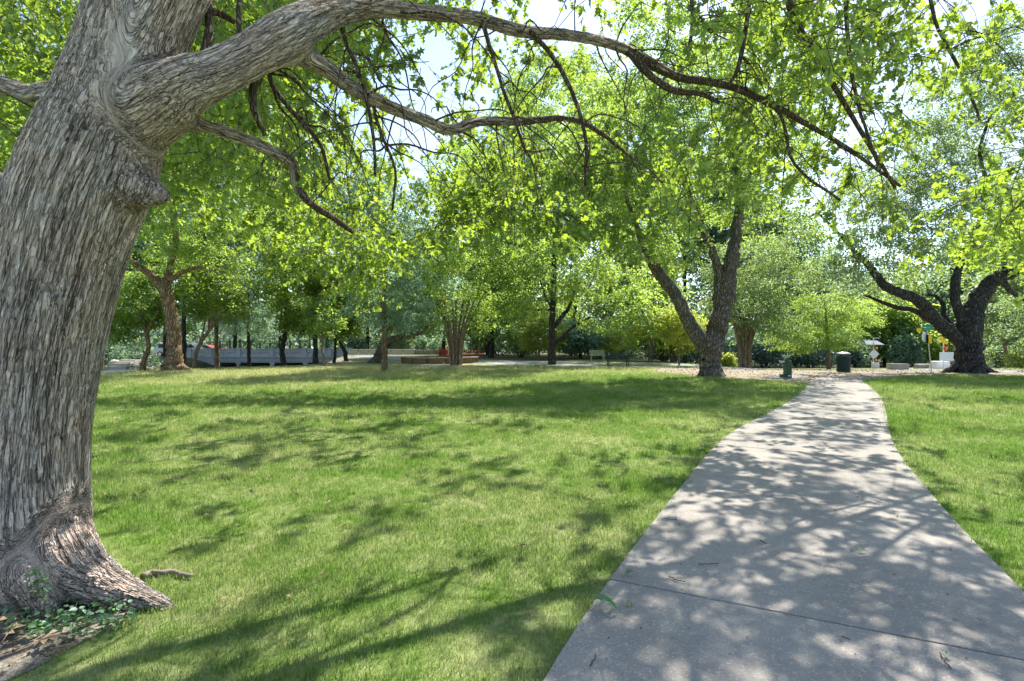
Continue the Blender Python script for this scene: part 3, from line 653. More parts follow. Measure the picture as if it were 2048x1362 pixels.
# the 300 leaves that show largest are objects of their own
pxs = CX + LO[:, 0] / np.maximum(LO[:, 1], .1) * F; pys = CY - (LO[:, 2] - H) / np.maximum(LO[:, 1], .1) * F
big = np.where((LO[:, 1] > .5) & (pxs > 5) & (pxs < 2043) & (pys > 5), LS / np.maximum(LO[:, 1], .1), 0); top = np.argsort(-big)[:300]
rest = np.ones(len(LO), bool); rest[top] = False
nearm = rest & (big > .0175) ; farm = rest & ~nearm
SIMPLE = (np.array([(0, 0, 0), (.38, .22, .06), (.14, .42, 0), (.40, .66, .02), (0, 1, -.15), (-.40, .66, .02), (-.14, .42, 0), (-.38, .22, .06)]), [[0, 1, 2, 3, 4], [4, 5, 6, 7, 0]])
V, l_, st, tt, ti = stamp(oak_template(), LO[nearm], LD[nearm], LN[nearm], LS[nearm], LT[nearm])
Vb, lb_, sb, tb, tib = stamp(SIMPLE, LO[farm], LD[farm], LN[farm], LS[farm], LT[farm])
l_ = np.r_[l_, lb_ + len(V)]; V = np.vstack([V, Vb]); tt = np.r_[tt, tb]; st = np.r_[0, np.cumsum(tt)[:-1]]; ti = np.r_[ti, tib]
tag(link('foliage', np_mesh('foliage', V, l_, st, tt, ti), LEAF['oak'], OAK), kind='stuff')
leafmeshes = []
for k in range(6):
    v, a, b, c, ti = stamp(oak_template(), np.zeros((1, 3)), np.array([[0, 1., 0]]), np.array([[0, 0, 1.]]), np.ones(1), np.array([k / 5]))
    m_ = np_mesh('leaf', v, a, b, c, ti); m_.materials.append(LEAF['oak']); leafmeshes.append(m_)
for i in top:
    o = bpy.data.objects.new('leaf', leafmeshes[int(LT[i] * 5.99)]); COL.objects.link(o); o.parent = OAK
    D = Vector(LD[i]); N = Vector(LN[i]); X = D.cross(N).normalized(); N = X.cross(D)
    M = Matrix((X, D, N)).transposed().to_4x4() @ Matrix.Scale(LS[i], 4); M.translation = Vector(LO[i]) - Vector(OAK.location); o.matrix_basis = M

# ------------------------------------------------------------------ trees across the lawn
tree('oak_tree', 'sunlit brown-barked oak forking above the pale dry grass near the creek', 27, (347, 747),
     [(345, 760, 32), (347, 742, 22), (350, 715, 17.5), (348, 680, 16), (342, 640, 14.5), (336, 600, 14), (332, 575, 13), (338, 545, 9, .3), (350, 480, 7, .6), (345, 400, 5, 1), (350, 300, 3, 1)],
     [[(333, 590, 12), (315, 565, 10), (290, 540, 8.5), (262, 522, 7), (225, 490, 5), (180, 470, 3)], [(338, 560, 7), (365, 545, 5), (400, 535, 4), (450, 545, 2.5)],
      [(330, 750, 10), (318, 745, 6, -.3), (306, 749, 3, -.6)], [(365, 735, 9), (380, 742, 5, -.2), (394, 748, 2.5, -.3)]],
     [(330, 430, 170, 120), (420, 500, 90, 60, -.5), (250, 470, 100, 90), (480, 400, 120, 130, 2), (340, 260, 200, 120, 1), (430, 180, 170, 110, 1), (560, 260, 120, 90, 2)], 290, 130, .7, .13, 'mid', 'brown', sink=.1)
tree('oak_tree', 'grey oak with a V-shaped double trunk standing mid-lawn left of the path', 23.3, (1420, 754),
     [(1422, 768, 29), (1421, 750, 25), (1420, 725, 22.5), (1422, 695, 24), (1432, 665, 22), (1442, 630, 20), (1450, 590, 19), (1458, 545, 17), (1466, 500, 14), (1474, 455, 11), (1480, 380, 8), (1470, 280, 5), (1480, 200, 3)],
     [[(1415, 700, 18), (1402, 680, 17), (1385, 655, 15.5), (1366, 620, 13.5), (1348, 585, 12.5), (1328, 560, 12), (1312, 540, 11), (1290, 500, 7), (1265, 430, 5), (1240, 340, 3)],
      [(1440, 640, 13), (1436, 590, 11), (1438, 550, 9.5), (1428, 510, 9), (1412, 475, 7.5), (1395, 430, 6), (1375, 380, 4.5), (1340, 290, 3)],
      [(1478, 400, 5), (1510, 330, 4), (1560, 260, 3)], [(1412, 732, 11), (1402, 748, 7), (1390, 760, 3)], [(1430, 732, 11), (1442, 748, 7), (1454, 760, 3)]],
     [(1300, 420, 130, 130), (1400, 260, 190, 170), (1520, 330, 150, 150, 1), (1390, 590, 50, 35, -1, .8), (1250, 300, 130, 150, -.5), (1560, 480, 70, 60, 1), (1290, 140, 160, 120, 1), (1490, 140, 150, 120, 0), (1380, 60, 150, 100, 1)], 330, 130, .62, .12, 'mid', 'grey', sink=.1)
tree('live_oak_tree', 'huge dark-trunked live oak at the right with sprawling black limbs', 26, (1938, 747),
     [(1935, 765, 50), (1936, 748, 40), (1937, 728, 33), (1936, 700, 30), (1937, 675, 29), (1940, 650, 30), (1950, 615, 24), (1970, 580, 20), (1995, 555, 17), (2020, 545, 14), (2060, 535, 12), (2150, 505, 8), (2260, 480, 4)],
     [[(1934, 700, 16), (1908, 671, 17), (1880, 648, 16), (1855, 620, 15), (1835, 600, 13.5), (1800, 585, 11.5), (1770, 572, 10.5), (1750, 548, 9), (1732, 525, 7.5), (1710, 505, 6), (1690, 480, 4), (1640, 430, 2.5)],
      [(1935, 655, 14), (1918, 625, 12), (1910, 590, 11), (1912, 555, 10.5), (1925, 520, 7), (1960, 440, 6), (1970, 360, 5), (1960, 300, 4), (1985, 220, 3)],
      [(1860, 640, 9, 1), (1830, 622, 7, 1.2), (1795, 615, 6, 1.4), (1765, 605, 4.5, 1.6), (1730, 590, 3, 1.8)],
      [(1900, 650, 7, .8), (1888, 630, 6, 1), (1886, 610, 5.5, 1.1), (1870, 592, 4, 1.2), (1855, 590, 3, 1.3)],
      [(2000, 555, 9, .5), (2020, 580, 7, .8), (2050, 600, 5, 1), (2090, 605, 4, 1)], [(2010, 540, 6), (2000, 500, 5), (1970, 460, 3)],
      [(1925, 715, 12), (1902, 738, 8), (1870, 752, 4)], [(1950, 718, 12), (1974, 739, 8), (2010, 752, 4)]],
     [(1780, 470, 130, 70), (1900, 420, 130, 100), (2040, 440, 140, 110), (1960, 250, 140, 150, 1), (2050, 130, 130, 110, 1), (1850, 300, 130, 110, 1), (1760, 400, 110, 90, 1), (1700, 560, 110, 60, 1), (1620, 500, 90, 80, 0), (2060, 640, 80, 70, 3), (1830, 560, 60, 40, 2)], 430, 130, .6, .11, 'olive', 'dark', sink=.1, rmax=.16, flat=.7)
tree('young_oak_tree', 'slim straight-trunked young oak with blue-green leaves standing alone mid-lawn', 26.6, (769, 746),
     [(769, 760, 11), (769, 745, 8), (769, 730, 6.3), (769, 690, 6), (768, 650, 5.5), (767, 600, 5), (768, 520, 4), (770, 430, 3)], [[(768, 668, 4), (790, 645, 3), (815, 630, 2)]],
     [(770, 600, 85, 62), (768, 500, 100, 70), (770, 400, 80, 80)], 110, 140, .62, .12, 'teal', 'brown', sink=.1)
tree('spreading_oak_tree', 'dark-stemmed oak with upswept side branches right of the centre', 35, (1104, 731),
     [(1104, 744, 13), (1104, 730, 9.5), (1104, 700, 7.3), (1104, 650, 6.6), (1106, 610, 6), (1108, 540, 5), (1110, 450, 4), (1112, 360, 3)],
     [[(1110, 690, 3.5), (1130, 668, 3), (1152, 650, 2.6), (1180, 635, 2)], [(1108, 655, 4.5), (1122, 635, 4), (1138, 615, 3.4), (1150, 580, 2.5)], [(1104, 620, 3), (1080, 620, 2.5), (1055, 618, 2)], [(1102, 612, 2.6), (1092, 596, 2.2), (1080, 560, 1.6)]],
     [(1110, 560, 120, 70), (1210, 590, 100, 70, -1), (1020, 590, 70, 70), (1110, 440, 130, 90), (1100, 320, 110, 90, 1), (1270, 650, 50, 40, -1), (1110, 210, 120, 100, 1)], 280, 130, .75, .15, 'mid', 'dark')
# crape myrtles, many stems each
def myrtle(label, Y, bx_, by_, fan, top_y, blobs, leaf, n, seed):
    r2 = random.Random(seed); st = []
    for i in range(fan):
        u = (i + .5) / fan * 2 - 1; dx = u * r2.uniform(34, 60); d = r2.uniform(-.8, .8)
        st.append([(bx_ + u * 11, by_ + 8, 3.0, d * .3), (bx_ + u * 13, by_ - 30, 2.5, d * .5), (bx_ + u * 20, by_ - 62, 2.2, d * .8), (bx_ + dx * .75, by_ - 100, 1.9, d), (bx_ + dx * 1.1, top_y, 1.8, d * 1.4)])
    return tree('crape_myrtle', label, Y, (bx_, by_), st[0], st[1:], blobs, n, 130, .7, .12, leaf, 'pale', cat='tree', group=None, sink=.1)
myrtle('many-stemmed crape myrtle at the end of the low curved stone seat', 34.6, 912, 731, 9, 600, [(930, 560, 95, 80), (900, 470, 100, 90), (960, 620, 60, 40), (880, 640, 40, 30), (850, 560, 60, 60, 1), (940, 370, 90, 90, 1)], 'mid', 190, 3)
myrtle('many-stemmed pale crape myrtle behind the forked oak and the drinking fountain', 36.5, 1490, 729, 12, 640, [(1490, 600, 75, 50), (1530, 650, 60, 30, -.5), (1500, 530, 90, 60), (1560, 560, 60, 70, 1)], 'olive', 150, 4)
tree('leaning_oak_tree', 'dark trunk leaning hard right behind the slim young oak', 37, (748, 729),
     [(745, 738, 15), (750, 727, 11), (757, 710, 9), (767, 692, 8), (782, 680, 7.4), (800, 674, 6.5), (820, 670, 5.5), (842, 664, 4.5), (860, 645, 3.5), (880, 600, 2.5)], [],
     [(850, 640, 60, 30), (880, 590, 70, 50), (800, 590, 70, 60, 1), (820, 500, 90, 70, 2)], 110, 120, .8, .16, 'teal', 'grey')
# creekside row of trees
cr = 'trees along the creek bank'
tree('crooked_tree', 'small crooked brown tree forking low beside the creek rocks', 29.5, (284, 741), [(283, 750, 7.5), (286, 735, 6.5), (289, 718, 5.5), (297, 695, 5), (294, 672, 4.5), (289, 650, 3.8), (284, 620, 2.5)], [[(294, 668, 4), (302, 645, 3), (318, 620, 2)]],
     [(250, 600, 80, 55), (300, 580, 60, 50), (230, 650, 40, 30)], 80, 130, .6, .13, 'mid', 'brown', group=cr)
tree('straight_tree', 'thin dark straight trunk just right of the sunlit brown oak', 37, (368, 738), [(368, 746, 6.5), (368, 700, 5.2), (368, 640, 4.6), (370, 560, 3.4)], [], [(370, 560, 70, 70), (390, 470, 80, 70)], 70, 130, .8, .17, 'teal', 'dark', group=cr)
tree('leaning_tree', 'thin pale trunk leaning right with a forked top before the bridge end', 31.5, (385, 737), [(384, 746, 5), (388, 728, 4.6), (393, 705, 4.3), (404, 680, 4), (418, 662, 3.8), (427, 645, 3.2), (424, 610, 2.4)], [[(418, 662, 3), (418, 630, 2.6), (412, 600, 1.8)], [(396, 698, 2.5), (407, 660, 2), (410, 630, 1.5)]],
     [(420, 580, 70, 50), (440, 620, 50, 30), (400, 520, 60, 50)], 80, 120, .55, .12, 'oak', 'pale', group=cr)
tree('bald_cypress', 'dark brown cypress trunk before the bridge parapet, nearest its left end', 38, (434, 733), [(434, 746, 9), (434, 725, 6), (433, 680, 4.6), (433, 620, 3.6), (433, 480, 2)], [], [(440, 600, 60, 55), (435, 480, 50, 90), (470, 640, 40, 25)], 90, 150, .8, .13, 'teal', 'brown', group=cr, flat=.35, wleaf=.3)
tree('bald_cypress', 'thin dark cypress trunk before the middle of the bridge', 39, (498, 732), [(498, 744, 6.5), (498, 720, 4.3), (497, 670, 3.2), (497, 560, 2.2)], [], [(500, 610, 70, 60), (500, 500, 60, 80), (530, 650, 50, 25)], 100, 150, .8, .13, 'teal', 'dark', group=cr, flat=.35, wleaf=.3)
tree('curved_tree', 'wavy dark trunk standing tall before the bridge', 38, (567, 728), [(567, 740, 8), (567, 726, 6.2), (564, 700, 5.5), (570, 670, 5.2), (574, 645, 5.8), (574, 610, 5), (570, 520, 3.5), (575, 430, 2.5)], [], [(570, 560, 70, 60), (580, 450, 80, 90), (560, 370, 70, 60)], 110, 130, .8, .16, 'mid', 'dark', group=cr)
tree('straight_tree', 'stout dark trunk before the right half of the bridge', 36, (631, 728), [(631, 740, 8), (631, 726, 6.2), (631, 690, 5), (630, 640, 4.4), (630, 540, 3)], [], [(630, 600, 75, 55), (650, 500, 90, 80), (600, 640, 40, 25)], 110, 130, .75, .16, 'oak', 'dark', group=cr)
tree('thin_sapling', 'thin pale bent sapling beside the stout dark trunk', 33, (648, 732), [(648, 740, 3), (647, 715, 2.6), (644, 695, 2.4), (646, 670, 2.2), (645, 640, 1.6)], [], [(645, 640, 35, 30)], 25, 120, .5, .13, 'mid', 'pale', group=cr)
tree('thin_sapling', 'thin dark sapling near the right end of the bridge', 38, (668, 727), [(667, 735, 4.2), (670, 710, 3), (671, 680, 2.5), (672, 640, 2)], [], [(672, 630, 45, 40)], 35, 120, .6, .15, 'mid', 'dark', group=cr)
tree('curved_tree', 'dark trunk curving left at the right end of the bridge', 40, (692, 724), [(693, 734, 7), (692, 718, 5), (690, 704, 4.3), (683, 690, 3.8), (677, 670, 3), (674, 630, 2)], [], [(680, 630, 60, 40), (700, 560, 70, 60)], 60, 130, .8, .17, 'mid', 'dark', group=cr)
# centre and right background trees
gp = 'trees beyond the walkway'
tree('background_tree', 'dark trunk behind the orange fence with a dense green crown', 55, (884, 712), [(882, 722, 6), (885, 700, 4.5), (888, 680, 4), (890, 600, 3)], [], [(890, 610, 60, 55), (870, 540, 80, 60)], 80, 110, 1.1, .24, 'mid', 'dark', group=gp)
tree('background_tree', 'leafy tree with a thick short trunk right of the orange fence', 48, (983, 717), [(981, 728, 7.5), (983, 705, 5.6), (984, 680, 5), (985, 600, 3)], [], [(990, 620, 65, 50), (1000, 540, 80, 70), (1030, 680, 30, 20)], 100, 110, 1.0, .22, 'mid', 'dark', group=gp)
tree('yellow_tree', 'small yellow-green tree on a thin pale trunk left of the upswept oak', 44, (1078, 720), [(1078, 728, 2.8), (1078, 700, 2), (1078, 670, 1.5)], [], [(1080, 665, 38, 38)], 40, 120, .8, .17, 'yellow', 'pale', group=gp)
tree('small_tree', 'small round blue-green tree before the dark hedge behind the green bench', 46, (1160, 722), [(1160, 730, 3.5), (1160, 700, 3), (1158, 680, 2)], [], [(1160, 672, 45, 32)], 45, 120, .9, .18, 'teal', 'dark', group=gp)
tree('bright_shrub', 'sunlit yellow-green small tree hanging over the pale green bench', 47, (1200, 724), [(1200, 730, 2), (1200, 700, 1.6)], [], [(1200, 690, 42, 20), (1215, 672, 30, 16)], 40, 120, .7, .17, 'yellow', 'dark', group=gp)
tree('twin_trunk_tree', 'pair of thin reddish trunks behind the dark park bench', 50, (1240, 716), [(1235, 726, 3.6), (1235, 690, 3), (1234, 640, 2)], [[(1243, 726, 3.2), (1243, 690, 2.6), (1246, 640, 2)]], [(1240, 620, 50, 50), (1260, 580, 60, 50)], 60, 120, 1, .2, 'mid', 'brown', group=gp)
tree('tall_tree', 'tall grey trunk splitting into upright stems left of the forked oak', 39, (1300, 727), [(1299, 738, 7), (1300, 722, 5.2), (1302, 690, 4.6), (1307, 660, 4.2), (1307, 630, 4), (1306, 600, 2.2), (1304, 540, 1.5)], [[(1308, 655, 3), (1316, 620, 2), (1318, 590, 1.5)], [(1310, 662, 2), (1328, 648, 1.3)]],
     [(1310, 560, 50, 60), (1290, 500, 60, 60, 1)], 60, 120, .7, .16, 'mid', 'grey', group=gp)
tree('yellow_tree', 'golden yellow tree with a dark trunk between the tall grey trunk and the forked oak', 41, (1324, 725), [(1324, 734, 4.5), (1324, 700, 3.5), (1324, 660, 2)], [], [(1300, 668, 42, 26, 0), (1335, 650, 40, 36)], 70, 120, .8, .17, 'yellow', 'dark', group=gp)
tree('yellow_tree', 'pale yellow-green tree with a stout grey trunk close left of the forked oak', 40, (1346, 726), [(1345, 736, 5.5), (1345, 705, 4), (1345, 670, 2.5)], [], [(1365, 660, 45, 34)], 55, 120, .8, .17, 'yellow', 'grey', group=gp)
tree('thin_sapling', 'thin straight sapling with yellow-green leaves close to the forked oak', 33.5, (1359, 733), [(1359, 740, 2.6), (1357, 710, 2), (1354, 665, 1.6), (1352, 630, 1)], [], [(1355, 650, 30, 36)], 35, 120, .55, .13, 'yellow', 'brown', group=gp)
tree('bald_cypress', 'feathery cypress with tiered green boughs behind the litter bin', 38, (1655, 731), [(1657, 740, 5.5), (1657, 715, 4.3), (1655, 680, 3.4), (1650, 600, 2.5), (1648, 540, 1.5)], [], [(1620, 672, 90, 18), (1650, 640, 90, 22, 1), (1660, 605, 75, 22), (1640, 690, 70, 12, -1)], 130, 170, .75, .13, 'mid', 'pale', group=gp, flat=.3, wleaf=.3)
tree('background_tree', 'reddish-trunked tree beyond the road right of the live oak', 36, (2014, 741), [(2016, 750, 5.5), (2013, 715, 4.5), (2008, 680, 3.6), (2004, 630, 2.5)], [], [(2010, 620, 60, 50), (2040, 560, 70, 60)], 80, 120, .8, .17, 'olive', 'brown', group=gp)
# far rows: each tree has its own trunk, crown and place
def far_tree(i, px, Y, hp, wpx, leaf, label, n=110, low=695, name='background_tree', g='tall trees closing the view'):
    m = Y / F; bp = CY + (H - gz1((px - CX) * m, Y)) / m
    top_ = bp - hp; mid = (top_ + low) / 2; ry = (low - top_) / 2
    lean = random.uniform(-10, 10)
    tree(name, label, Y, (px, bp), [(px, bp + 4, 5), (px, bp - 30, 4), (px + lean, mid, 3), (px + lean * 1.5, top_ + ry * .5, 1.5)], [],
         [(px + lean * .3, mid + ry * .35, wpx * .95, ry * .55), (px + lean, mid - ry * .2, wpx * .8, ry * .6, random.uniform(-2, 2)), (px - wpx * .35, mid, wpx * .5, ry * .5, 2), (px + wpx * .45, mid + .1 * ry, wpx * .5, ry * .5, -1)],
         int(n * 1.2), 80, 1.5, .36, leaf, 'dark', group=g, depth=.7)
FT = [(-120, 34, 620, 190, 'mid', 'tall green tree far left behind the big oak trunk', 420), (60, 46, 600, 150, 'olive', 'olive tall tree behind the big oak trunk', 520), (215, 58, 420, 110, 'teal', 'dark blue-green tree over the creek rocks', 700),
 (330, 62, 520, 130, 'mid', 'tall green tree behind the sunlit brown oak', 690), (470, 70, 560, 120, 'teal', 'blue-green tree over the left half of the bridge', 690), (560, 72, 610, 120, 'mid', 'tall light green tree behind the middle of the bridge', 690),
 (655, 70, 560, 105, 'mid', 'green tree behind the right end of the bridge', 690), (735, 70, 500, 75, 'teal', 'blue-green tree behind the start of the cream wall', 690), (830, 84, 300, 80, 'teal', 'lower blue-green tree under the gap of sky', 690),
 (845, 70, 180, 70, 'mid', 'low bright tree behind the stone end of the cream wall', 695), (975, 56, 520, 95, 'mid', 'green tree behind the crape myrtle by the stone seat', 695), (1050, 62, 600, 105, 'teal', 'blue-green tree behind the upswept oak', 690),
 (1150, 60, 620, 115, 'mid', 'tall green tree behind the small round tree', 690), (1260, 58, 620, 110, 'mid', 'tall green tree behind the dark bench', 690), (1370, 62, 620, 110, 'teal', 'blue-green tree behind the forked oak', 690),
 (1480, 60, 480, 105, 'olive', 'olive tree behind the pale crape myrtle', 690), (1590, 58, 330, 100, 'teal', 'blue-green tree left of the litter bin', 695), (1700, 70, 240, 90, 'dark', 'dark tree behind the litter bin', 715),
 (1770, 58, 170, 70, 'mid', 'low leafy tree behind the flashing beacon post', 728), (1850, 66, 260, 90, 'mid', 'green tree behind the street name sign', 725), (1960, 60, 330, 100, 'teal', 'blue-green tree behind the live oak trunk', 725),
 (2060, 52, 420, 110, 'olive', 'olive tree at the right edge beyond the road', 725), (2200, 44, 560, 170, 'mid', 'tall tree beyond the right edge', 700)]
for i, (px, Y, hp, w, lf, lab, low) in enumerate(FT): far_tree(i, px, Y, hp, w, lf, lab, 130 if hp > 350 else 90, low)

# ------------------------------------------------------------------ understory
def foliage_mass(name, boxes, n, size, leaf, label, kind=None, cat=None, parent=None):
    O_ = []; 
    w = np.array([b[3] * b[5] + .5 for b in boxes]); w /= w.sum()
    for b, k in zip(boxes, rng.multinomial(n, w)):
        u = unit(rng.standard_normal((k, 3))) * rng.uniform(.5, 1, k)[:, None] ** .5; u[:, 2] = np.abs(u[:, 2]); O_.append(np.array(b[:3]) + u * np.array(b[3:6]))
    O_ = np.vstack(O_); O_ += rng.standard_normal(O_.shape) * .15
    D = unit(rng.standard_normal(O_.shape)); N = unit(rng.standard_normal(O_.shape) * .8 + np.array([0, -.2, 1]))
    ph = np.sin(O_[:, 0] * 1.9) * .5 + np.sin(O_[:, 2] * 2.3 + O_[:, 1]) * .5
    tint = np.clip(.5 + .25 * ph + rng.uniform(-.25, .25, len(O_)), 0, 1)
    V, l_, st, tt, ti = stamp(rhomb_template(.6), O_, D, N, size * rng.uniform(.6, 1.3, len(O_)), tint)
    o = link(name, np_mesh(name, V, l_, st, tt, ti), LEAF[leaf], parent)
    return tag(o, label, cat, kind=kind)
bx = []
for px in range(-300, 2500, 22):
    Y = rng.uniform(72, 92); p = at(px + rng.uniform(-10, 10), CY, Y); zb = gz1(p[0], p[1]); bx.append((p[0], p[1], zb - .3, rng.uniform(3, 5), 3, rng.uniform(5, 11)))
for px in range(-500, 2800, 34):
    Y = rng.uniform(98, 120); p = at(px, CY, Y); bx.append((p[0], p[1], -1, rng.uniform(6, 9), 3, rng.uniform(12, 19)))
foliage_mass('distant_wood', bx, 80000, .82, 'dark', 'dark mass of distant woodland closing off the park', kind='stuff')
def shrub(label, px, Y, wpx, hpx, leaf, n=2200, size=.2, name='shrub', cat='shrub', group=None):
    p = at(px, CY, Y); zb = gz1(p[0], p[1]); m = Y / F; root = empty(name, (p[0], p[1], zb), label, cat, group)
    S = Skel(); tops = []
    for k in range(6):
        a = rng.uniform(-.7, .7) * wpx * m; t = (p[0] + a, p[1] + rng.uniform(-.5, .5), zb + hpx * m * rng.uniform(.5, .85)); S.limb([(p[0] + a * .15, p[1], zb - .1), (p[0] + a * .6, p[1], zb + hpx * m * .35), t], [.06, .04, .015], 3)
        tops.append((t[0], t[1], zb + hpx * m * .15, wpx * m * rng.uniform(.3, .5), wpx * m * .4, hpx * m * rng.uniform(.6, .85)))
    link('stem', S.mesh('stem', 5), BARK['dark'], root)
    foliage_mass('foliage', tops, n, size, leaf, None, parent=root)
    return root
SH = [('low dark shrub over the creek rocks behind the crooked tree', 255, 44, 55, 26, 'dark'), ('leafy dark shrub at the left behind the big trunk', 190, 40, 60, 60, 'dark'), ('dark green shrub before the bridge abutment', 335, 42, 22, 22, 'dark'),
 ('pale-leaved bush above the parapet behind the wavy trunk', 598, 72, 32, 42, 'olive'), ('dark shrub behind the left end of the cream wall', 700, 66, 45, 46, 'teal'), ('round light green bush behind the cream wall', 785, 64, 50, 42, 'olive'), ('dark bush behind the end of the stone wall', 860, 62, 38, 40, 'teal'),
 ('pale silvery bush right of the orange fence', 1040, 50, 32, 46, 'olive'), ('dark hedge bush left of the upswept oak', 1000, 58, 60, 50, 'dark'), ('dark hedge bush behind the small round tree', 1150, 54, 60, 52, 'dark'), ('dark hedge bush behind the park benches', 1235, 55, 55, 56, 'dark'),
 ('dark hedge bush behind the tall grey trunk', 1325, 54, 60, 56, 'dark'), ('dark hedge bush behind the forked oak', 1420, 52, 60, 60, 'dark'), ('bright lime green shrub right of the forked oak', 1455, 42, 20, 30, 'yellow'), ('dark hedge bush behind the drinking fountain', 1530, 50, 60, 56, 'dark'),
 ('dark hedge bush left of the litter bin', 1620, 50, 55, 50, 'dark'), ('dark hedge bush right of the litter bin', 1715, 52, 50, 60, 'dark'), ('leafy dark shrub behind the flashing beacon post', 1790, 54, 50, 76, 'teal'), ('broad green shrub behind the street name sign', 1870, 56, 50, 70, 'mid'),
 ('olive shrub right of the live oak trunk', 1995, 40, 34, 50, 'olive'), ('pale yellow-green bush at the right edge beside the road', 2040, 34, 30, 42, 'yellow'), ('tall green shrub at the right edge behind the pale bush', 2090, 42, 60, 100, 'mid')]
for a in SH: shrub(*a[:5], a[5], n=int(700 + a[3] * a[4] * .9), size=.11 + a[2] * .0022)

# ------------------------------------------------------------------ bridge over the creek
def slant(pts): return pts
YB = 62.0; mB = YB / F
def bx_(px): return (px - CX) * mB
def bz_(py): return H - (py - CY) * mB
BR_ = empty('bridge', (bx_(536), YB, bz_(735)), 'pale grey concrete road bridge with panelled parapet and low dark openings', 'bridge')
zt, zb_, zd, zl = bz_(699.5), bz_(713), bz_(722.5), bz_(748)
for a in (372, 547, 622):
    pass
MB().box(((bx_(372) + bx_(700)) / 2, YB + 4, bz_(716) - .28), (bx_(700) - bx_(372), 8.6, .5)).build('deck', M_BRIDGE, BR_)
MB().box(((bx_(372) + bx_(700)) / 2, YB - .42, bz_(714) + .0), (bx_(702) - bx_(370), .34, .12)).build('ledge', M_BRIDGE, BR_, bevel=.02)
posts = [381, 421, 481, 547, 612, 662, 697]; wide = {421: 14, 381: 12}
for px in posts:
    w = wide.get(px, 7.5) * mB
    MB().box((bx_(px), YB - .28, (zt + zb_) / 2 + .05), (w, .44, zt - zb_ + .10)).box((bx_(px), YB - .28, zt + .16), (w + .1, .54, .12)).build('pilaster', M_BRIDGE, BR_, bevel=.015)
for a, b in zip(posts[:-1], posts[1:]):
    xa, xb = bx_(a) + wide.get(a, 7.5) * mB / 2, bx_(b) - wide.get(b, 7.5) * mB / 2; W_ = xb - xa; mb = MB()
    nrec = 3 if W_ > 2.5 else 1; fr = .16; hgt = zt - zb_ - .06
    mb.box(((xa + xb) / 2, YB - .2, zb_ + .03 + hgt / 2), (W_ - .01, .16, hgt))
    # raised border round recessed rectangles
    yf = YB - .325; cuts = [xa + .005]; ws = (.38, .16, .38) if nrec == 3 else (1.0,)
    tot = W_ - .01 - fr * (nrec + 1); x = xa + .005
    for i in range(nrec + 1):
        mb.box((x + fr / 2, yf, zb_ + .03 + hgt / 2), (fr, .09, hgt - .02)); x += fr
        if i < nrec:
            w = tot * ws[i] / sum(ws)
            mb.box((x + w / 2, yf, zb_ + .12), (w, .09, .17)); mb.box((x + w / 2, yf, zt - .16), (w, .09, .2)); x += w
    mb.build('parapet_panel', M_BRIDGE, BR_)
    MB().box(((xa + xb) / 2, YB - .24, zt + .06), (W_ - .01, .36, .12)).build('coping', M_BRIDGE, BR_, bevel=.015)
# fascia and piers with splayed heads
MB().box(((bx_(372) + bx_(700)) / 2, YB - .3, (bz_(714.5) + zd) / 2), (bx_(700) - bx_(372), .2, bz_(715) - zd)).build('fascia', M_BRIDGE, BR_)
for c, hw in ((479, 2.0), (547, 2.5), (613, 2.5), (660, 2.5)):
    x = bx_(c); w = hw * mB; s_ = 5.5 * mB
    MB().prism([(x - w, zl), (x + w, zl), (x + w, zd - .45), (x + w + s_, zd), (x - w - s_, zd), (x - w, zd - .45)], YB - .34, YB + 7.6).build('pier', M_BRIDGE, BR_)
MB().box(((bx_(372) + bx_(441)) / 2, YB + 1.6, (zd + zl) / 2), (bx_(441) - bx_(372), 4, zd - zl)).build('abutment', M_BRIDGE, BR_)
# creek and rocks
_, _p = sheet('creek_water', [(-44, 30), (-30, 33), (-22, 40), (-22, 55), (-26, 75), (-36, 75), (-34, 50), (-36, 42), (-48, 40)], 0, M_WATER, 'dark still creek water below the bank')
for v in bpy.data.objects['creek_water'].data.vertices: v.co.z = -2.35
for k, (px, py, w, d) in enumerate([(236, 741.5, 58, 1.4), (240, 733, 46, 1), (243, 728.5, 42, .8), (250, 724.5, 40, .8), (258, 720.5, 44, .9)]):
    Y = 33 + k * 1.3; p = at(px, py, Y); m = Y / F
    o = MB().box((p[0], p[1], p[2] - .1), (w * m, d, .26), rz=random.uniform(-.05, .05), jit=.03).build('stone_step', M_PALESTONE if k == 0 else M_STONE, bevel=.02)
    tag(o, ['long pale stone slab at the foot of the creek steps', 'lowest dark creek step just above the pale slab', 'middle dark creek step of stone', 'upper dark creek step of stone', 'topmost weathered creek step under the shrubs'][k], 'step', 'stone steps down to the creek')
def rock(px, py, Y, rpx, label, mat, group='rocks by the creek'):
    p = at(px, py, Y); r = rpx * Y / F; r3 = random.Random(int(px * 7 + py)); import bmesh
    bm = bmesh.new(); bmesh.ops.create_icosphere(bm, subdivisions=2, radius=r)
    for v in bm.verts: v.co = Vector((v.co.x * 1.3, v.co.y, v.co.z * .7)) * (1 + r3.uniform(-.16, .16))
    m_ = bpy.data.meshes.new('rock'); bm.to_mesh(m_); bm.free(); o = link('rock', m_, mat); o.location = p; tag(o, label, 'rock', group)
rock(228, 724, 36, 7, 'pale slanted boulder left of the creek steps', M_PALESTONE)
for i, (px, py, r, lb) in enumerate([(262, 737, 3, 'small pale rock right of the long slab'), (268, 742, 2.6, 'tiny pale rock nearest the crooked trunk foot'), (274, 733, 2.8, 'pale rock directly left of the crooked trunk'), (293, 738, 2.6, 'pale rock directly right of the crooked trunk'), (300, 732, 3.4, 'larger white rock between the crooked trunk and the brown oak'), (309, 738, 2.6, 'small rock near the brown oak root'), (307, 730, 2.2, 'small upper white rock beside the brown oak')]): rock(px, py, 31.5, r, lb, M_PALESTONE)
